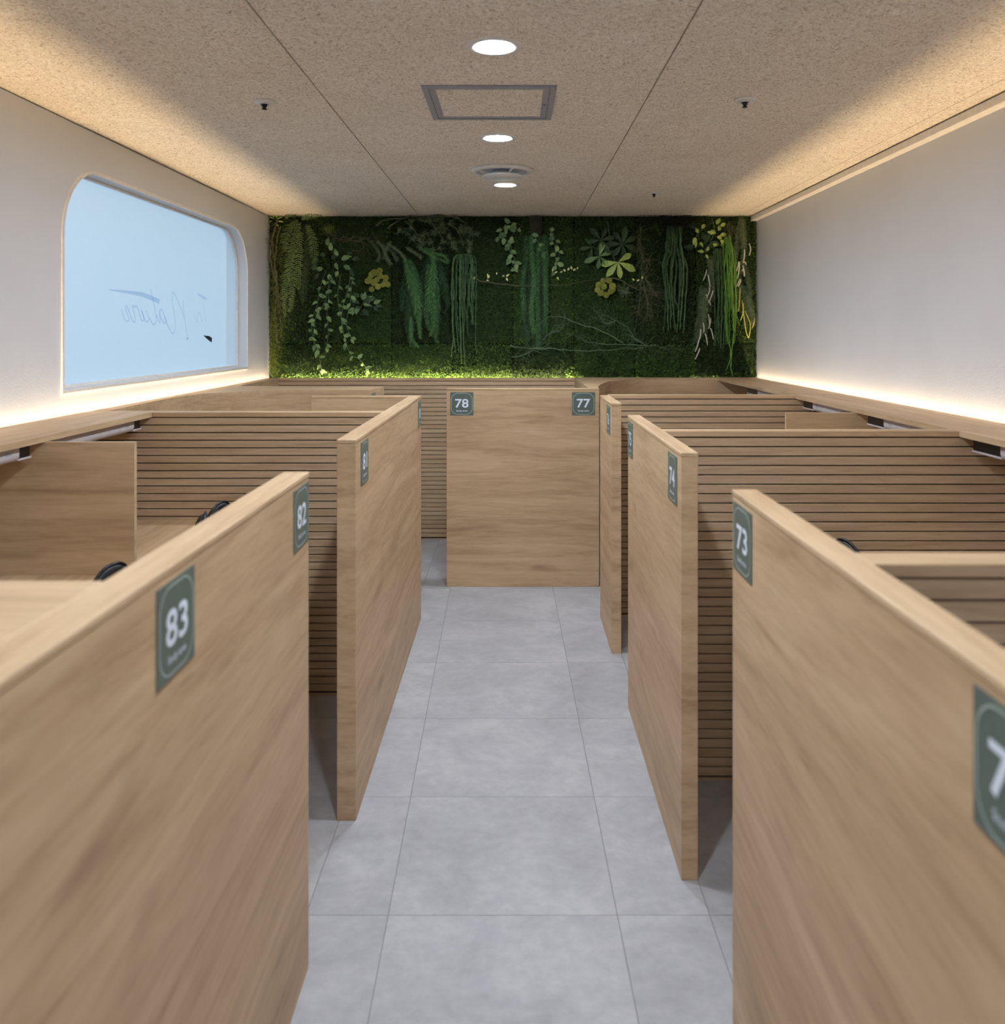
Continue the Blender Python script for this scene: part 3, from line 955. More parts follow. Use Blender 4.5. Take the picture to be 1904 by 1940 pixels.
def diffuser():
    x, y = -0.058, 4.718
    r = tag(empty('air_diffuser', (x, y, ZC - 0.05)), 'round white ceiling air diffuser with a central disc', 'air vent')
    MB().lathe([(0.172, -0.0005), (0.168, -0.010), (0.150, -0.018), (0.135, -0.014), (0.128, -0.004), (0.128, -0.0005)], (x, y, ZC), 56, True).build('outer_ring', 'white_paint', r, True)
    MB().lathe([(0.127, -0.001), (0.127, -0.004)], (x, y, ZC), 48).build('throat', 'vent_grey', r)
    MB().lathe([(0.045, -0.004), (0.060, -0.018), (0.100, -0.030), (0.113, -0.036), (0.108, -0.041), (0.0, -0.043)], (x, y, ZC), 48).build('center_disc', 'white_paint', r, True)
    for a in (25, 115, 205, 295):
        a = math.radians(a); c, s = math.cos(a), math.sin(a)
        MB().tube([(x + 0.09 * c, y + 0.09 * s, ZC - 0.024), (x + 0.138 * c, y + 0.138 * s, ZC - 0.012)], 0.006, 6).build('strut', 'white_paint', r)
    MB().bbox((x - 0.010, y + 0.118, ZC - 0.017), (x - 0.002, y + 0.124, ZC - 0.005), 0.001).build('clip', 'black_plastic', r)
diffuser()

def sprinkler(label, x, y, R=0.036):
    r = tag(empty('ceiling_sprinkler', (x, y, ZC - 0.03)), label, 'sprinkler', 'ceiling sprinklers')
    MB().lathe([(R * 1.08, -0.0005), (R * 1.08, -0.004), (R * 0.95, -0.009), (R * 0.5, -0.012), (R * 0.42, -0.006)], (x, y, ZC), 32).build('cover_plate', 'white_paint', r)
    MB().lathe([(0.013, -0.0125), (0.009, -0.018), (0.006, -0.022), (0.006, -0.028), (0.011, -0.029), (0.011, -0.031), (0.0, -0.032)], (x, y, ZC), 20).build('sprinkler_head', 'black_plastic', r, True)
    for s in (-1, 1):
        MB().tube([(x + s * 0.010, y, ZC - 0.010), (x + s * 0.011, y, ZC - 0.018), (x + s * 0.006, y, ZC - 0.025)], 0.0018, 6).build('yoke_arm', 'chrome', r)
sprinkler('white ceiling sprinkler on the left, above the window wall', -0.954, 3.321)
sprinkler('white ceiling sprinkler on the right, level with the access hatch', 0.881, 3.291)
sprinkler('tiny dark ceiling sprinkler far right near the moss wall', 0.889, 5.46, 0.020)

# ------------------------------------------------------------------ moss wall
K = YB / FPX                 # metres per photo pixel at the moss
def mp(px, py, d=0.0):
    """a spot on the moss wall (measured on its plane), d metres in front of it"""
    return Vector(((px - 972) * K, YB - d, EYE - (py - 631) * K))
def bumpy(x, z):
    return (0.010 * np.sin(x * 9 + 1.3 * np.sin(z * 7)) * np.sin(z * 11 + x * 3) + 0.007 * np.sin(x * 31 + z * 17) * np.sin(z * 37 - x * 11)
            + 0.004 * np.sin(x * 83 - z * 41) * np.sin(z * 97 + x * 53))
NX, NZ = 8, 2
xs = np.linspace(-XW, XW, NX + 1); zs = [TOP - 0.03, 1.452, ZC]
for i in range(NX):
    for j in range(NZ):
        a, b, c, d = xs[i] + 0.002, xs[i + 1] - 0.002, zs[j] + 0.002, zs[j + 1] - 0.002
        nx, nz = 44, (14 if j == 0 else 52)
        gx, gz = np.meshgrid(np.linspace(a, b, nx), np.linspace(c, d, nz))
        edge = np.minimum(np.minimum(gx - a, b - gx), np.minimum(gz - c, d - gz))
        h = 0.020 + bumpy(gx, gz) + RNG.normal(0, 0.0022, gx.shape) - 0.012 * np.exp(-edge / 0.008)
        h = np.clip(h, 0.001, 0.06)
        mb = MB()
        V = [(float(x), YB - float(q), float(z)) for x, q, z in zip(gx.ravel(), h.ravel(), gz.ravel())]
        F = [(r_ * nx + k, r_ * nx + k + 1, (r_ + 1) * nx + k + 1, (r_ + 1) * nx + k) for r_ in range(nz - 1) for k in range(nx - 1)]
        mb.add(V, F)
        mb.build('moss_panel', 'moss', wb, True)
        # tufts: short blades standing out of the moss
        n = int(5200 * (b - a) * (d - c) / 0.45) + 300
        X = RNG.uniform(a, b, n); Z = RNG.uniform(c, d, n)
        if j == 0:
            X = np.concatenate([X, RNG.uniform(a, b, 700)]); Z = np.concatenate([Z, TOP - 0.02 + np.abs(RNG.normal(0, 0.028, 700))]); n += 700
        H = np.clip(0.018 + bumpy(X, Z), 0.002, 0.05)
        D = RNG.normal(0, 1, (n, 3)); D[:, 1] = -np.abs(D[:, 1]) - 0.5
        D /= np.linalg.norm(D, axis=1)[:, None]
        ln = RNG.uniform(0.010, 0.030, n)
        P0 = np.stack([X, YB - H, Z], 1)
        Wd = np.cross(D, RNG.normal(0, 1, (n, 3))); Wd /= np.linalg.norm(Wd, axis=1)[:, None] + 1e-9
        w = RNG.uniform(0.002, 0.0062, n)[:, None]
        tip = P0 + D * ln[:, None]
        tip[:, 0] = np.clip(tip[:, 0], -XW + 0.002, XW - 0.002); tip[:, 2] = np.clip(tip[:, 2], TOP - 0.03, ZC - 0.004)
        V = np.concatenate([P0 - Wd * w, P0 + Wd * w, tip + Wd * w * 0.5, tip - Wd * w * 0.4], 0)
        V[:, 0] = np.clip(V[:, 0], -XW + 0.001, XW - 0.001); V[:, 2] = np.clip(V[:, 2], TOP - 0.035, ZC - 0.002)
        mb = MB(); mb.v = [tuple(map(float, q)) for q in V]
        mb.f = [(k, n + k, 2 * n + k, 3 * n + k) for k in range(n)]
        o = mb.build('moss_tuft', 'moss_tuft', wb); o['kind'] = 'stuff'

# ---- plant helpers
def leaf_mesh(kind, mat):
    """unit leaf along +z, width along x, facing -y, folded on its midrib"""
    prof = {'ovate': [(0, .0), (.12, .26), (.32, .40), (.55, .36), (.78, .20), (1, 0)],
            'round': [(0, .0), (.10, .32), (.32, .50), (.58, .48), (.82, .28), (1, 0)],
            'lance': [(0, .0), (.15, .12), (.40, .20), (.65, .18), (.85, .10), (1, 0)],
            'obov': [(0, .0), (.2, .10), (.45, .22), (.68, .27), (.86, .17), (1, 0)]}[kind]
    mb = MB(); vs = []
    for t, w in prof:
        w *= 0.66
        bend = -0.14 * math.sin(t * math.pi) + 0.16 * t * t
        vs += [(-w, bend - 0.10 * w, t), (0, bend + 0.06 * (w > 0), t), (w, bend - 0.10 * w, t)]
    fs = []
    for i in range(len(prof) - 1):
        for k in (0, 1):
            fs.append((i * 3 + k, i * 3 + k + 1, i * 3 + k + 4, i * 3 + k + 3))
    mb.add(vs, fs)
    return mb.mesh('leaf', mat, True)
LEAF = {}
def leaf(parent, pos, ang, size, kind='ovate', mat='vine', tilt=0.0, roll=0.0):
    """ang: direction of the tip in the wall plane, degrees from straight up, clockwise as seen"""
    k = (kind, mat)
    if k not in LEAF: LEAF[k] = leaf_mesh(kind, mat)
    m = Matrix.Rotation(math.radians(ang), 3, 'Y') @ Matrix.Rotation(tilt, 3, 'X') @ Matrix.Rotation(roll, 3, 'Z')
    return inst(LEAF[k], 'leaf', parent, Vector(pos) - world_of(parent), m.to_quaternion(), size)
def plant(name, label, cat, px, py, d=0.03):
    return tag(empty(name, mp(px, py, d)), label, cat)
def path(pts, d0, d1, jit=0.0, sub=5):
    P = [Vector((p[0], p[1])) for p in pts]
    Q = []
    for i in range(len(P) - 1):
        p0, p1, p2, p3 = P[max(i - 1, 0)], P[i], P[i + 1], P[min(i + 2, len(P) - 1)]
        for k in range(sub):
            t = k / sub
            Q.append(0.5 * ((2 * p1) + (p2 - p0) * t + (2 * p0 - 5 * p1 + 4 * p2 - p3) * t * t + (3 * p1 - p0 - 3 * p2 + p3) * t ** 3))
    Q.append(P[-1])
    n = len(Q)
    return [mp(q.x + random.gauss(0, jit), q.y + random.gauss(0, jit), d0 + (d1 - d0) * math.sin(math.pi * min(1, 0.15 + 0.85 * i / (n - 1)))) for i, q in enumerate(Q)]
def vine(parent, pts, d0=0.05, d1=0.10, step=0.045, size=(0.04, 0.055), kind='ovate', mat='vine', stem='twig_green', r=0.0022, spread=55, first=0.0):
    P = path(pts, d0, d1, 0.25)
    MB().tube(P, r, 5).build('stem', stem, parent, True)
    acc = first; side = 1
    for a, b in zip(P[:-1], P[1:]):
        acc += (b - a).length
        if acc >= step:
            acc = random.uniform(-0.008, 0.004)
            dv = b - a
            base = math.degrees(math.atan2(dv.x, dv.z))
            side = -side
            leaf(parent, b + Vector((0, -0.004, 0)), base + side * random.uniform(spread * 0.5, spread * 1.5), random.uniform(*size), kind, mat,
                 random.uniform(-0.7, 0.35), random.uniform(-0.5, 0.5))
    dv = P[-1] - P[-2]
    leaf(parent, P[-1], math.degrees(math.atan2(dv.x, dv.z)), random.uniform(*size), kind, mat, random.uniform(-.4, .2))
def blades(mb, p, d, n, ln, w, cone, nrm=Vector((0, -1, 0))):
    """a burst of n flat needles around direction d"""
    for _ in range(n):
        v = (d + Vector((random.gauss(0, cone), random.gauss(0, cone) * 0.7 - 0.1, random.gauss(0, cone)))).normalized()
        l = ln * random.uniform(0.7, 1.15)
        s = v.cross(Vector((random.gauss(0, .3), -1, random.gauss(0, .3)))).normalized() * w
        q = p + v * l
        mb.add([p - s * 0.6, p + s * 0.6, p + v * l * 0.6 + s, q, p + v * l * 0.6 - s], [(0, 1, 2, 3, 4)])
def feather(parent, pts, d0, d1, ln, w, mat, name='frond', step=0.007, ang=50, taper=True, stem_mat='twig_green', r=0.0022, droop=0.0):
    """a rachis with rows of leaflets, one joined part"""
    P = path(pts, d0, d1, 0.0, 8)
    mb = MB(); mb.tube(P, r, 5)
    L = sum((b - a).length for a, b in zip(P[:-1], P[1:])); s = 0; nxt = step
    for a, b in zip(P[:-1], P[1:]):
        seg = (b - a).length
        while nxt <= s + seg and seg > 0:
            t = (nxt - s) / seg; p = a.lerp(b, t); f = nxt / L
            tv = (b - a).normalized()
            sd = tv.cross(Vector((0, -1, 0))).normalized()
            k = ln * ((0.35 + 0.65 * math.sin(math.pi * min(1, f * 0.9 + 0.12)) if taper else 1)) * random.uniform(0.85, 1.12)
            for sg in (-1, 1):
                A = math.radians(ang + random.uniform(-9, 9))
                v = (tv * math.cos(A) + sd * sg * math.sin(A) + Vector((0, -random.uniform(0.0, 0.45), -droop))).normalized()
                wv = v.cross(Vector((0, -1, 0))).normalized() * w
                q = p + v * k
                mb.add([p, p + v * k * 0.35 + wv, q, p + v * k * 0.35 - wv, p + v * k * 0.35 + Vector((0, -w * 0.4, 0))], [(0, 4, 1), (1, 4, 2), (2, 4, 3), (3, 4, 0)])
            nxt += step
        s += seg
    o = mb.build(name, mat, parent)
    return o
def ropes(parent, strands, r, mat, fuzz=0.0, d0=0.04, d1=0.09, name='strand', n_fuzz=26):
    for pts in strands:
        P = path(pts, d0, d1 + random.uniform(-0.02, 0.03), 0.5, 6)
        m = len(P)
        mb = MB()
        mb.tube(P, [r * (0.8 + 0.25 * math.sin(i * 1.9)) * (1 - 0.45 * (i / m) ** 3) for i in range(m)], 6)
        if fuzz > 0:
            for a, b in zip(P[:-1], P[1:]):
                for _ in range(n_fuzz // 3):
                    p = a.lerp(b, random.random()); tv = (b - a).normalized()
                    v = (tv * 0.9 + Vector((random.gauss(0, 1), -abs(random.gauss(0, .7)), random.gauss(0, .4))) * 0.8).normalized()
                    s = v.cross(Vector((0, -1, 0.1))).normalized() * 0.0022
                    mb.add([p - s, p + s, p + v * fuzz], [(0, 1, 2)])
        mb.build(name, mat, parent, True)
def twigs(parent, lines, r0, mat, name='twig', d0=0.035, d1=0.07, jit=0.8):
    for pts in lines:
        P = path(pts, d0, d1, jit, 4); m = len(P)
        MB().tube(P, [r0 * (1 - 0.75 * i / (m - 1)) for i in range(m)], 5).build(name, mat, parent, True)
def side_twigs(parent, lines, r0, mat, n, ln, d=0.05):
    mb = MB()
    for pts in lines:
        P = path(pts, d, d + 0.02, 0.3, 5)
        for _ in range(n):
            i = random.randrange(1, len(P) - 1)
            tv = (P[i + 1] - P[i - 1]).normalized()
            v = (tv * 0.7 + Vector((random.gauss(0, .5), -abs(random.gauss(0, .25)), random.gauss(0, .6)))).normalized()
            q = P[i]; pp = [q]
            for k in range(4):
                v = (v + Vector((random.gauss(0, .22), random.gauss(0, .12), random.gauss(0, .22)))).normalized()
                q = q + v * ln * random.uniform(0.15, 0.3); pp.append(q)
            mb.tube(pp, [r0, r0 * .8, r0 * .65, r0 * .5, r0 * .35], 4, False)
    o = mb.build('fine_twigs', mat, parent); o['kind'] = 'stuff'
    return o
def pompon(parent, p, R):
    mb = MB()
    n = 130
    for k in range(n):
        zz = 1 - 2 * (k + 0.5) / n; a = k * 2.39996
        v = Vector((math.sqrt(1 - zz * zz) * math.cos(a), math.sqrt(1 - zz * zz) * math.sin(a), zz))
        s = v.orthogonal().normalized(); t = v.cross(s)
        c = R * random.uniform(0.9, 1.06); w = R * 0.16
        mb.add([v * R * 0.55, v * c * 0.9 + s * w, v * c * 0.9 + t * w, v * c * 0.9 - s * w, v * c * 0.9 - t * w, v * c * 1.03], [(0, 1, 2), (0, 2, 3), (0, 3, 4), (0, 4, 1), (5, 2, 1), (5, 3, 2), (5, 4, 3), (5, 1, 4)])
    o = bpy.data.objects.new('flower_head', mb.mesh('flower_head', 'pom'))
    COL.objects.link(o); o.parent = parent; o.location = p - world_of(parent)
def pompons(label, stem_at, pts):
    r = plant('pompon_flower', label, 'flower', *stem_at, 0.03)
    for (x, y, R) in pts:
        p = mp(x, y, 0.075 + random.uniform(-.015, .02))
        MB().tube([mp(*stem_at, 0.03), (mp(*stem_at, 0.05) + p) / 2, p], 0.002, 5).build('stem', 'twig_green', r)
        pompon(r, p, R * K)

# ---- plants from left to right
r = plant('leaf_sprig', 'yellow-green leafy sprig in the top left corner of the moss wall', 'plant', 524, 416)
for a, l, x, y in ((-70, .05, 523, 416), (-35, .045, 524, 414), (20, .05, 527, 416), (60, .05, 528, 418), (95, .045, 530, 421), (-110, .04, 520, 420), (150, .035, 527, 424)):
    leaf(r, mp(x, y, 0.06), a, l, 'lance', 'vine_light', -0.2)
MB().tube(path([(518, 408), (522, 414), (527, 422)], .03, .05), 0.002, 5).build('stem', 'twig_green', r)

r = plant('hanging_twig', 'brown twisted twig vine hanging down the left edge of the moss wall', 'plant', 527, 430)
L1 = [[(530, 420), (522, 450), (524, 480), (528, 510), (532, 540), (532, 570), (536, 600), (534, 630)], [(526, 432), (520, 465), (519, 490), (524, 520), (530, 545), (535, 580)],
      [(536, 430), (530, 460), (527, 500), (530, 540), (528, 575), (527, 615), (530, 650)]]
twigs(r, L1, 0.006, 'twig', d0=.05, d1=.09)
side_twigs(r, L1, 0.0016, 'twig', 26, 0.10, 0.07)

r = plant('trailing_grass', 'fine yellow-green trailing grass along the left edge of the moss wall', 'plant', 522, 500)
mb = MB()
for _ in range(1500):
    y = random.uniform(440, 706); x = 511 + abs(random.gauss(0, 14)) + (6 if y < 560 else 0)
    if x > 556: continue
    blades(mb, mp(x, y, 0.03), Vector((random.gauss(0, .6), -.3, -0.7)), 1, random.uniform(.03, .07), 0.0012, 0.5)
for q in mb.v: pass
mb.v = [(max(q[0], -XW + 0.003), q[1], q[2]) for q in mb.v]
o = mb.build('grass_blades', 'grassy', r); o['kind'] = 'stuff'

FK = 0
r = plant('sword_fern', 'large drooping fern with long toothed fronds at the upper left of the moss wall', 'fern', 570, 428)
for pts, ln in (([(572, 420), (556, 436), (548, 460), (545, 478)], .06), ([(575, 425), (566, 460), (560, 500), (562, 535), (560, 570), (552, 590)], .070),
                ([(580, 428), (590, 460), (588, 500), (584, 535), (582, 570)], .066), ([(585, 428), (598, 450), (602, 480), (600, 510)], .062),
                ([(578, 420), (592, 416), (606, 411), (614, 408)], .045), ([(572, 424), (560, 430), (548, 445)], .05), ([(576, 440), (574, 480), (572, 520), (570, 550)], .06),
                ([(565, 470), (556, 510), (550, 545), (547, 575), (545, 600)], .055), ([(588, 470), (582, 505), (578, 540), (576, 575)], .055), ([(568, 412), (556, 412), (545, 414)], .04)):
    FK += 1
    feather(r, pts, .05 + .012 * (FK % 3), .10 + .025 * (FK % 3), ln * .78, .0052, 'fern_shaded' if FK % 3 == 0 else 'fern', step=.0165, ang=60)

r = plant('pothos_vine', 'leafy vine with long trailing strands of pale leaves left of the yellow flowers', 'plant', 640, 480)
for x, y, a, s in ((624, 468, 10, .06), (633, 466, 35, .06), (622, 488, -60, .055), (632, 492, 60, .06), (645, 486, -30, .055), (652, 494, 70, .07), (662, 487, 40, .06), (640, 500, 160, .05),
                   (618, 510, -100, .06), (628, 520, 170, .06), (610, 520, -140, .055), (655, 505, 120, .06), (669, 512, 150, .055), (646, 515, -150, .05), (672, 494, 80, .06), (634, 478, -10, .06), (603, 512, -70, .05)):
    leaf(r, mp(x, y, .09 + random.uniform(-.02, .03)), a, s * 1.15, 'ovate', 'vine' if random.random() < .55 else 'vine_dark', random.uniform(-.6, .2), random.uniform(-.4, .4))
vine(r, [(628, 515), (626, 550), (618, 580), (604, 600), (600, 640), (608, 670), (612, 700)], step=.036, size=(.042, .060))
vine(r, [(622, 515), (612, 545), (606, 580), (596, 610), (598, 645), (604, 660)], step=.050, size=(.040, .055))
vine(r, [(632, 520), (628, 560), (625, 600), (626, 630), (622, 655)], step=.040, size=(.042, .058))
vine(r, [(668, 515), (664, 550), (655, 580), (652, 610), (660, 650), (670, 672), (684, 680), (696, 697)], step=.044, size=(.040, .058))
vine(r, [(672, 520), (670, 545), (668, 575), (660, 612), (668, 640)], step=.040, size=(.040, .055))
vine(r, [(650, 520), (645, 560), (650, 600), (655, 640)], step=.055, size=(.038, .05))

r = plant('dark_shrub', 'dark glossy leafed shrub below the yellow flowers', 'plant', 690, 575)
for k in range(34):
    a = random.uniform(0, 360); rr_ = random.uniform(0.1, 1)
    x = 690 + 24 * rr_ * math.sin(math.radians(a)); y = 577 - 17 * rr_ * math.cos(math.radians(a))
    leaf(r, mp(x, y, .06 + .05 * (1 - rr_)), a + random.uniform(-40, 40), random.uniform(.045, .07), 'ovate', 'vine_dark' if k % 3 else 'vine', random.uniform(-.8, .3), random.uniform(-.5, .5))
MB().tube(path([(682, 590), (690, 575), (697, 560)], .03, .06), .003, 5).build('stem', 'twig', r)

r = plant('dry_branch', 'dry brown tangled branch between the fern and the pine bough', 'plant', 660, 452)
L1 = [[(632, 452), (655, 455), (680, 452), (705, 456), (724, 460)], [(640, 455), (660, 460), (690, 455), (715, 450)], [(650, 450), (670, 458), (690, 462), (688, 474), (676, 478)], [(620, 440), (632, 446), (645, 458)]]
twigs(r, L1, .005, 'twig', jit=1.0); side_twigs(r, L1, .0014, 'twig', 26, .12)
r = plant('dry_tuft', 'small dry straw-coloured tuft near the top of the fern', 'plant', 626, 435)
mb = MB()
for _ in range(120):
    blades(mb, mp(626 + random.gauss(0, 5), 436 + random.gauss(0, 4), .05), Vector((random.gauss(0, 1), -.5, random.gauss(0, 1))).normalized(), 1, .04, .0010, .2)
mb.build('straw', 'grassy', r)['kind'] = 'stuff'

pompons('cluster of round yellow-green pompon flowers on the left half of the moss wall', (716, 532),
        [(700, 534, 6.0), (707, 521, 6.0), (713, 518, 6.5), (722, 514, 5.8), (723, 524, 6.0), (733, 527, 5.8), (711, 536, 7.0), (719, 544, 6.0), (707, 549, 5.6), (737, 540, 5.6), (732, 534, 5), (729, 541, 4.8), (717, 530, 5.2), (704, 528, 5)])

r = plant('pine_bough', 'grey-green pine bough with needle clusters along the top of the moss wall', 'plant', 780, 420)
B = [[(716, 430), (735, 420), (760, 417), (785, 413), (805, 420), (830, 428), (850, 424)], [(738, 436), (752, 425), (762, 418)], [(800, 415), (840, 412), (870, 418), (888, 430), (896, 450), (893, 472)],
     [(770, 420), (790, 440), (800, 462)], [(820, 425), (835, 445), (840, 460)], [(850, 424), (868, 440), (878, 460)]]
twigs(r, B, .0065, 'twig', d0=.05, d1=.10)
for k in range(64):
    x = random.choice([random.uniform(745, 900), random.uniform(780, 900)]); y = 408 + 62 * random.random() ** 0.9
    if x < 770 and y < 425: y += 25
    if x > 870: y = random.uniform(424, 474); x = random.uniform(872, 898)
    mb = MB()
    p = mp(x, y, random.uniform(.05, .13)); dr = Vector((random.gauss(0, .5), -.6, random.gauss(-.3, .5))).normalized()
    for q in range(5):
        blades(mb, p + dr * 0.010 * q, dr, 7, .040, .0011, .75)
    o = mb.build('needle_cluster', 'pine', r); o['kind'] = 'stuff'

r = plant('rosemary_spray', 'thin grey-green rosemary sprays below the pine bough', 'plant', 730, 460)
for pts in ([(705, 458), (715, 470), (722, 485), (718, 497)], [(715, 458), (728, 470), (735, 488), (742, 502)], [(725, 465), (745, 478), (755, 495)], [(735, 462), (760, 480), (775, 500)],
            [(790, 468), (810, 480), (830, 492), (848, 497)], [(805, 470), (825, 482), (845, 488), (850, 500)], [(745, 458), (735, 475), (730, 492)], [(770, 470), (790, 482), (800, 490)]):
    feather(r, pts, .05, .09, .026, .0016, 'feather' if pts[0][0] > 780 else 'pine', 'spray', .007, 45, False)

r = plant('feathery_fern', 'feathery green hanging fern, left one of the pair below the pine bough', 'fern', 778, 480)
for pts, ln in (([(768, 492), (776, 512), (782, 540), (788, 570), (786, 600)], .05), ([(774, 490), (772, 530), (766, 560), (762, 590)], .05), ([(778, 492), (790, 520), (797, 555), (799, 590), (795, 615)], .05),
                ([(780, 500), (782, 545), (776, 590), (775, 630), (780, 655)], .052), ([(784, 505), (792, 550), (796, 600), (798, 640)], .05), ([(776, 520), (780, 570), (783, 620), (778, 648)], .05), ([(782, 600), (784, 640), (795, 658)], .03)):
    FK += 1
    feather(r, pts, .04 + .02 * (FK % 2), .09 + .05 * (FK % 2), ln * 1.1, .0027, 'feather' if FK % 2 else 'feather_shaded', step=.0105, ang=40)
r = plant('feathery_fern', 'feathery green hanging fern, right one of the pair beside the green ropes', 'fern', 820, 470)
for pts, ln in (([(818, 480), (808, 510), (803, 540), (806, 575), (803, 600)], .05), ([(822, 478), (824, 520), (820, 560), (824, 600), (818, 635)], .055), ([(826, 485), (838, 515), (842, 550), (848, 580)], .05),
                ([(822, 490), (830, 540), (830, 590), (828, 640), (832, 648)], .052), ([(828, 500), (845, 540), (850, 575), (842, 595)], .04), ([(815, 500), (814, 550), (812, 600), (815, 625)], .05)):
    FK += 1
    feather(r, pts, .04 + .02 * (FK % 2), .09 + .05 * (FK % 2), ln * 1.1, .0027, 'feather' if FK % 2 else 'feather_shaded', step=.0105, ang=40)

r = plant('rope_plant', 'long blue-green hanging rope plant left of the horizontal branch', 'plant', 880, 482)
ST = []
for k in range(15):
    x0 = 866 + k * 2.2; x = 857 + k * 3.3 + random.gauss(0, 1.2)
    yb = random.choice([600, 615, 622, 640]) if 5 < k < 14 else random.choice([655, 668, 640, 676])
    if k in (4, 6): yb = 688
    if k > 15: yb = 668
    ST.append([(878 + (x0 - 880) * .4, 484), (x0 + (x - x0) * .6, 492), (x, 520), (x + random.gauss(0, 2), 565), (x + random.gauss(0, 2), (yb + 565) / 2), (x + random.gauss(1, 2), yb)])
ropes(r, ST, .0084, 'rope', fuzz=.014, d0=.05, d1=.10)

r = plant('thin_branch', 'thin bare branch running sideways across the middle of the moss wall', 'branch', 1000, 542)
B = [[(888, 518), (900, 530), (920, 535), (945, 539), (972, 542), (1000, 543), (1040, 541), (1060, 543), (1090, 537), (1115, 533), (1140, 528)], [(1140, 528), (1165, 530), (1180, 536), (1200, 548), (1222, 552), (1243, 563)]]
twigs(r, B, .0052, 'twig', d0=.07, d1=.10)
for x, y, a in ((898, 532, 20), (902, 529, -50), (924, 529, 40), (926, 526, -20), (922, 532, 100), (941, 522, 10), (960, 524, 60), (959, 528, 150), (962, 526, -50), (956, 524, -90), (1046, 516, 0), (1050, 518, 70), (1054, 526, 150),
                (1060, 518, 60), (1070, 516, -40), (1074, 514, 30), (1082, 512, -20), (1084, 514, 60), (1092, 512, 10), (1199, 533, -50), (1203, 534, 60), (1213, 530, 10)):
    leaf(r, mp(x, y, .09), a, random.uniform(.020, .030), 'ovate', 'cream_leaf', random.uniform(-.3, .3))

r = plant('ivy_vine', 'trailing vine of round leaves on the left side of the dark stump', 'plant', 965, 430)
vine(r, [(985, 428), (970, 424), (955, 432), (948, 448), (960, 458), (966, 475), (968, 495), (975, 508)], step=.030, size=(.042, .060), kind='round', d0=.06, d1=.1)
vine(r, [(990, 430), (978, 440), (968, 455), (970, 480), (978, 500)], step=.036, size=(.040, .058), kind='round', d0=.06, d1=.1)
vine(r, [(980, 426), (965, 436), (950, 440), (945, 450)], step=.030, size=(.035, .05), kind='round', d0=.06, d1=.1)
r = plant('ivy_vine', 'trailing vine of round leaves on the right side of the dark stump', 'plant', 1045, 440)
vine(r, [(1035, 436), (1045, 444), (1052, 460), (1056, 475), (1058, 490), (1054, 505), (1050, 515)], step=.030, size=(.042, .058), kind='round', d0=.06, d1=.1)
vine(r, [(1002, 442), (1012, 452), (1020, 465), (1026, 482)], step=.035, size=(.042, .055), kind='round', d0=.09, d1=.13)
vine(r, [(1034, 440), (1042, 452), (1050, 470), (1052, 498)], step=.040, size=(.035, .05), kind='round', d0=.06, d1=.1)

r = plant('tree_stump', 'dark upright piece of bark at the top middle of the moss wall', 'wood', 1015, 436)
mb = MB()
P = [mp(1014, 414, .05), mp(1015, 428, .055), mp(1016, 446, .06), mp(1017, 460, .05)]
mb.tube(P, [.050, .052, .046, .034], 10).build('bark_piece', 'bark', r)
MB().tube([mp(1014, 413, .05), mp(1014, 415, .05)], .047, 10).build('cut_end', 'twig', r)

r = plant('hanging_rosemary', 'long green needle-leaved strands hanging below the dark stump', 'plant', 1012, 445)
ST = []
for x0, x1, yb in ((992, 994, 640), (996, 991, 610), (1001, 1003, 655), (1006, 1008, 630), (1012, 1009, 662), (1018, 1020, 660), (1024, 1028, 652), (1029, 1031, 630), (1010, 1014, 600), (1033, 1034, 590), (1022, 1022, 664)):
    pts = [(x0, 446), (x0 + random.gauss(0, 1.5), 490), (x1 + random.gauss(0, 1.5), 540), (x1 + random.gauss(0, 1.5), 590), (x1 + random.gauss(0, 3), yb)]
    FK += 1
    feather(r, pts, .04 + .02 * (FK % 2), .08 + .05 * (FK % 2),   .034, .0030, 'feather' if FK % 2 else 'feather_shaded', 'strand', .0115, 46, False)

def whorl(parent, x, y, n, size, mat, a0, d=.09, skip=()):
    for k in range(n):
        if k in skip: continue
        leaf(parent, mp(x, y, d), a0 + 360 * k / n + random.uniform(-8, 8), 1.22 * size * random.uniform(.85, 1.12), 'obov', mat, random.uniform(-.35, .05))
    mb = MB(); mb.tube([mp(x, y, .02), mp(x, y, d + .004)], .0028, 5); mb.build('stem', 'twig_green', parent)
r = plant('umbrella_plant', 'umbrella plant with star-shaped whorls of broad leaves right of centre', 'plant', 1150, 470)
whorl(r, 1136, 457, 6, .10, 'vine_dark', 20, .08)
whorl(r, 1176, 465, 7, .11, 'vine_dark', 10, .10)
whorl(r, 1133, 488, 6, .095, 'vine', 70, .09, (4,))
whorl(r, 1167, 499, 7, .115, 'vine_light', 60, .12, (5, 6))
whorl(r, 1120, 470, 5, .08, 'vine_dark', 40, .06)
MB().tube(path([(1150, 420), (1155, 460), (1165, 500)], .03, .05), .004, 6).build('stem', 'twig_green', r)

pompons('ring of round yellow-green pompon flowers under the umbrella plant', (1146, 545),
        [(1132, 541, 6), (1141, 533, 5.6), (1152, 533, 6), (1158, 543, 6.4), (1155, 553, 6), (1146, 560, 6), (1136, 556, 6.4), (1130, 550, 5.6), (1142, 544, 6.2), (1148, 531, 5), (1160, 549, 5)])

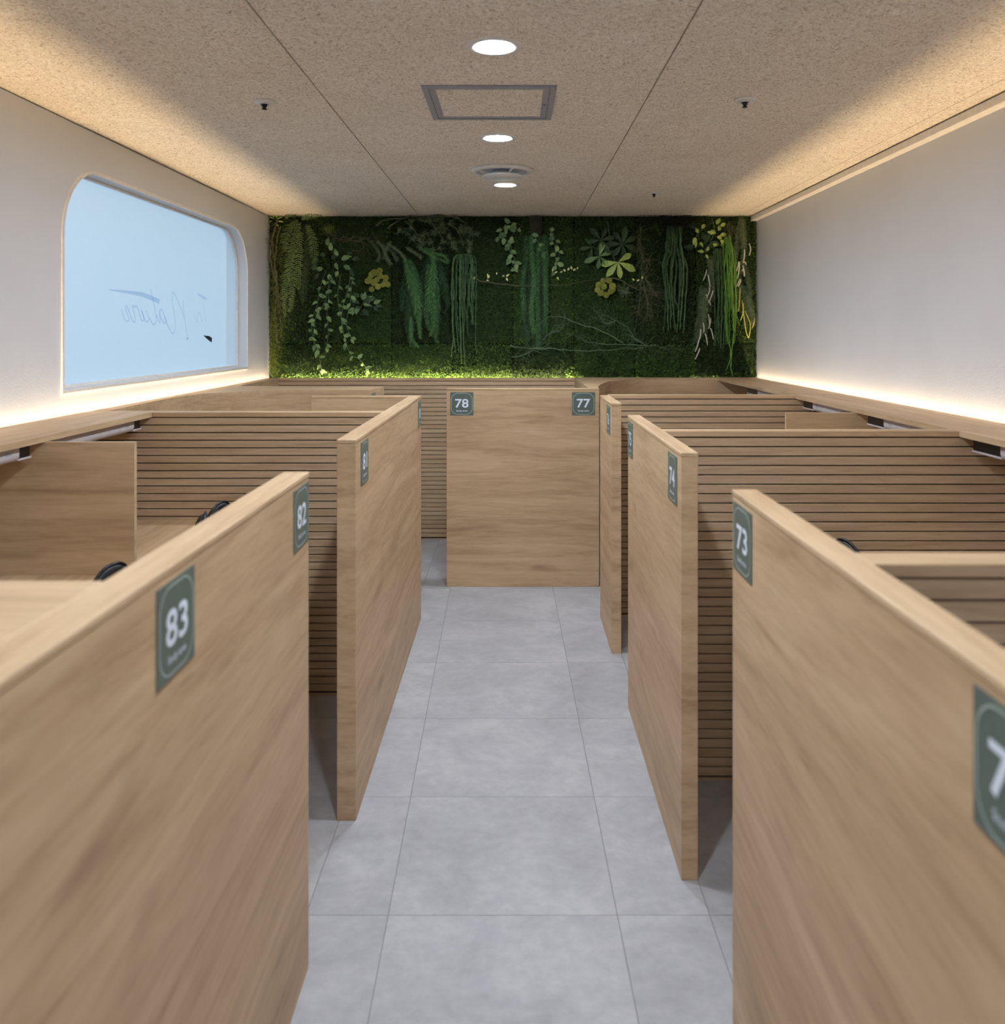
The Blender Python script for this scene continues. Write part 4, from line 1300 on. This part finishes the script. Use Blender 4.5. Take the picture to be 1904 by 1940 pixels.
r = plant('spiky_tuft', 'small spiky green tuft beside the ring of yellow flowers', 'plant', 1178, 550)
mb = MB()
for _ in range(50):
    a = random.uniform(0, 2 * math.pi)
    blades(mb, mp(1178 + random.gauss(0, 4), 551 + random.gauss(0, 3), .05), Vector((math.sin(a), -.4, math.cos(a))).normalized(), 1, .065, .0025, .1)
mb.build('blades', 'pine', r)['kind'] = 'stuff'

r = plant('dry_shrub', 'wispy grey-brown dry shrub between the umbrella plant and the dark ropes', 'plant', 1215, 500)
L1 = [[(1205, 450), (1212, 480), (1212, 520), (1220, 550), (1232, 590)], [(1235, 480), (1222, 505), (1214, 530), (1210, 570), (1206, 595)], [(1214, 520), (1230, 545), (1243, 562)], [(1212, 430), (1210, 460), (1218, 500)], [(1216, 540), (1224, 570), (1226, 600)]]
twigs(r, L1, .0026, 'twig_green'); side_twigs(r, L1, .0010, 'twig', 50, .12)
r = plant('dark_vine_tangle', 'dark tangle of bare stems along the top right of the moss wall', 'plant', 1270, 418)
L1 = [[(1190, 415), (1220, 420), (1260, 414), (1300, 418), (1335, 413)], [(1205, 425), (1240, 418), (1280, 424), (1320, 418)], [(1250, 412), (1270, 424), (1290, 430)]]
twigs(r, L1, .005, 'bark'); side_twigs(r, L1, .0018, 'bark', 44, .14)

r = plant('rope_plant', 'dark blue-green hanging rope plant near the right end of the moss wall', 'plant', 1275, 432)
ST = []
for k in range(13):
    x0 = 1262 + k * 2.2; x = 1258 + k * 3.0 + random.gauss(0, 1.5)
    yb = random.choice([610, 624, 590, 630])
    ST.append([(x0, 430), (x0 + random.gauss(0, 2), 470), (x + random.gauss(0, 3), 510), (x + random.gauss(0, 2.5), 560), (x + random.gauss(0, 2.5), yb)])
ST.append([(1262, 440), (1258, 480), (1252, 505), (1256, 540), (1262, 580), (1264, 628)])
ropes(r, ST, .0094, 'rope', fuzz=.010, d0=.04, d1=.08)

r = plant('bare_twig_spray', 'bare green-grey twigs spread across the lower right of the moss wall', 'branch', 1150, 640)
L1 = [[(965, 655), (1005, 660), (1040, 660), (1080, 664), (1120, 664), (1170, 662), (1210, 658), (1235, 655), (1262, 660), (1290, 662)], [(1225, 656), (1200, 640), (1185, 620), (1165, 608), (1150, 600), (1125, 590)],
      [(1225, 656), (1180, 652), (1120, 650), (1095, 640), (1080, 632)], [(1180, 650), (1140, 628), (1100, 615), (1065, 602), (1040, 600), (1022, 615), (1010, 635)], [(1165, 608), (1145, 614), (1135, 600)],
      [(1028, 645), (1040, 632), (1060, 625), (1068, 615)], [(970, 678), (1000, 668), (1022, 658)], [(1215, 650), (1200, 643), (1190, 632)]]
twigs(r, L1, .0042, 'twig_green', d0=.05, d1=.09); side_twigs(r, L1, .0013, 'twig_green', 26, .13, .06)

r = plant('leaf_sprig', 'light green leafy sprig at the upper right of the moss wall', 'plant', 1340, 450)
for x, y, a, s in ((1352, 428, 30, .06), (1358, 432, 60, .055), (1356, 440, 20, .06), (1350, 446, -40, .055), (1359, 448, 80, .06), (1352, 452, 100, .06), (1358, 458, 130, .06), (1362, 462, 150, .05), (1345, 446, -70, .05),
                   (1324, 436, 40, .055), (1318, 444, -20, .05), (1314, 452, -160, .06), (1312, 458, 170, .055), (1320, 462, 140, .045), (1328, 480, -80, .05), (1334, 478, 20, .045), (1332, 484, 150, .04), (1346, 464, 110, .05)):
    leaf(r, mp(x, y, .09 + random.uniform(-.02, .02)), a, s, 'ovate', 'vine_light', random.uniform(-.5, .2), random.uniform(-.3, .3))
for x, y, a in ((1342, 462, 100), (1334, 458, -20), (1340, 470, 60), (1312, 470, -90), (1316, 434, -60), (1340, 445, -160)):
    leaf(r, mp(x, y, .06), a, .085, 'ovate', 'vine_dark', random.uniform(-.4, .2))
MB().tube(path([(1345, 415), (1350, 435), (1345, 455), (1333, 480)], .04, .06), .0026, 5).build('stem', 'twig_green', r)
MB().tube(path([(1345, 425), (1328, 435), (1316, 450)], .04, .06), .0022, 5).build('stem', 'twig_green', r)

def tipped(label, spot, fronds, tips, tipmat, tmat='pine'):
    r = plant('mistletoe_cactus', label, 'plant', *spot)
    for pts in fronds:
        feather(r, pts, .05, .10,   .036, .0028, tmat, 'frond', .0095, 48, False)
    for (x0, y0, x1, y1) in tips:
        P = path([(x0, y0), ((x0 + x1) / 2 + random.gauss(0, .6), (y0 + y1) / 2), (x1, y1)], .09, .12)
        MB().tube(P, [.0042] * (len(P) - 1) + [.0028], 6).build('pale_tip', tipmat, r, True)
tipped('hanging cactus strands with bleached white tips right of the dark ropes', (1335, 490),
       [[(1344, 485), (1340, 520), (1338, 550), (1340, 590)], [(1338, 490), (1342, 530), (1346, 570)], [(1325, 540), (1322, 580), (1316, 620), (1315, 650)], [(1332, 545), (1330, 590), (1332, 630)], [(1322, 550), (1326, 600), (1322, 640)]],
       [(1333, 513, 1327, 533), (1335, 522, 1340, 545), (1338, 546, 1335, 562), (1345, 552, 1337, 575), (1336, 570, 1341, 579), (1336, 596, 1339, 618), (1340, 603, 1337, 623), (1326, 612, 1328, 630), (1322, 624, 1318, 648), (1330, 632, 1335, 654),
        (1340, 622, 1346, 643), (1318, 645, 1312, 666), (1320, 660, 1312, 680), (1322, 626, 1321, 642), (1332, 560, 1334, 566)], 'white_tip')
r = plant('rope_plant', 'dark green rope strands behind the bright green ropes', 'plant', 1352, 470)
ropes(r, [[(1350 + k * 2.2, 472), (1349 + k * 2.6, 520), (1351 + k * 2.2 + random.gauss(0, 2), 570), (1352 + k * 2 + random.gauss(0, 2), 620), (1352 + k * 2.2, random.choice([645, 655, 662, 630]))] for k in range(8)], .0078, 'rope', fuzz=.012, d0=.03, d1=.06)
r = plant('rope_plant', 'bright green rope plant, the longest hanger near the right wall', 'plant', 1374, 455)
ST = []
for k in range(13):
    x = 1364 + k * 1.9
    yb = random.choice([600, 625, 650, 640])
    ST.append([(1372 + (k - 6) * 0.8, 448 + random.uniform(0, 8)), (x, 490), (x + random.gauss(1, 2), 540), (x + random.gauss(2, 2.5), 590), (x + random.gauss(2, 3), yb)])
ST.append([(1372, 460), (1370, 520), (1368, 580), (1370, 630), (1378, 670), (1372, 700)])
ST.append([(1376, 460), (1378, 540), (1382, 600), (1380, 650), (1378, 690), (1383, 711)])
ST.append([(1380, 470), (1376, 540), (1380, 590), (1390, 602), (1396, 618)])
ropes(r, ST, .0058, 'rope_light', fuzz=.007, d0=.07, d1=.11)
r = plant('grass_tuft', 'short brown root tuft at the top of the bright green ropes', 'plant', 1378, 445)
mb = MB()
for _ in range(160):
    blades(mb, mp(1378 + random.gauss(0, 5), 440 + random.gauss(0, 9), .06), Vector((random.gauss(0, .5), -.3, -1)).normalized(), 1, .05, .0010, .35)
mb.build('roots', 'twig', r)['kind'] = 'stuff'
tipped('feathery hanging strands with white and yellow tips against the right wall', (1402, 415),
       [[(1400, 412), (1392, 440), (1390, 470), (1388, 500)], [(1402, 415), (1404, 450), (1402, 490), (1400, 520)], [(1398, 415), (1400, 445), (1404, 470)], [(1405, 500), (1412, 540), (1414, 580), (1420, 610)], [(1402, 540), (1406, 580), (1408, 620)], [(1396, 520), (1394, 555), (1396, 590)], [(1410, 560), (1418, 590), (1422, 615)]],
       [(1412, 464, 1413, 486), (1403, 475, 1402, 500), (1392, 498, 1389, 516), (1394, 498, 1391, 530), (1400, 505, 1404, 525), (1402, 498, 1407, 503), (1394, 530, 1388, 546), (1399, 515, 1402, 508), (1396, 530, 1392, 545)], 'white_tip')
r = plant('yellow_stem_sprig', 'thin yellow stems at the lower right corner of the moss wall', 'plant', 1405, 590)
for pts in ([(1400, 570), (1402, 600), (1406, 625), (1412, 640)], [(1405, 590), (1414, 615), (1413, 640)], [(1423, 602), (1421, 612), (1419, 622)], [(1396, 545), (1394, 565), (1394, 590)], [(1402, 575), (1400, 595), (1397, 608)]):
    P = path(pts, .08, .11); MB().tube(P, .0038, 6).build('stem', 'yellow_stem', r, True)

# LED-lit lower fringe of loose moss leaves
r = plant('moss_fringe', 'loose leafy moss fringe lit yellow along the foot of the moss wall', 'moss', 972, 712, 0.02)
for px0, px1, hgt, cnt in ((630, 690, 14, 160), (752, 775, 16, 120), (870, 970, 26, 900), (970, 1060, 24, 650), (1070, 1090, 14, 60), (1140, 1156, 12, 50), (690, 750, 9, 90), (800, 870, 12, 200), (520, 630, 8, 120), (1265, 1275, 10, 30), (1330, 1345, 8, 20), (1370, 1420, 10, 60)):
    mb = MB()
    for _ in range(cnt):
        x = random.uniform(px0, px1); y = 717 - abs(random.gauss(0, hgt * .55)) - (random.random() < .3) * 4
        blades(mb, mp(x, y, random.uniform(.02, .055)), Vector((random.gauss(0, .8), -.5, random.gauss(.1, .7))).normalized(), 2, random.uniform(.012, .026), .0034, .5)
    o = mb.build('fringe_tuft', 'moss_tuft', r); o['kind'] = 'stuff'
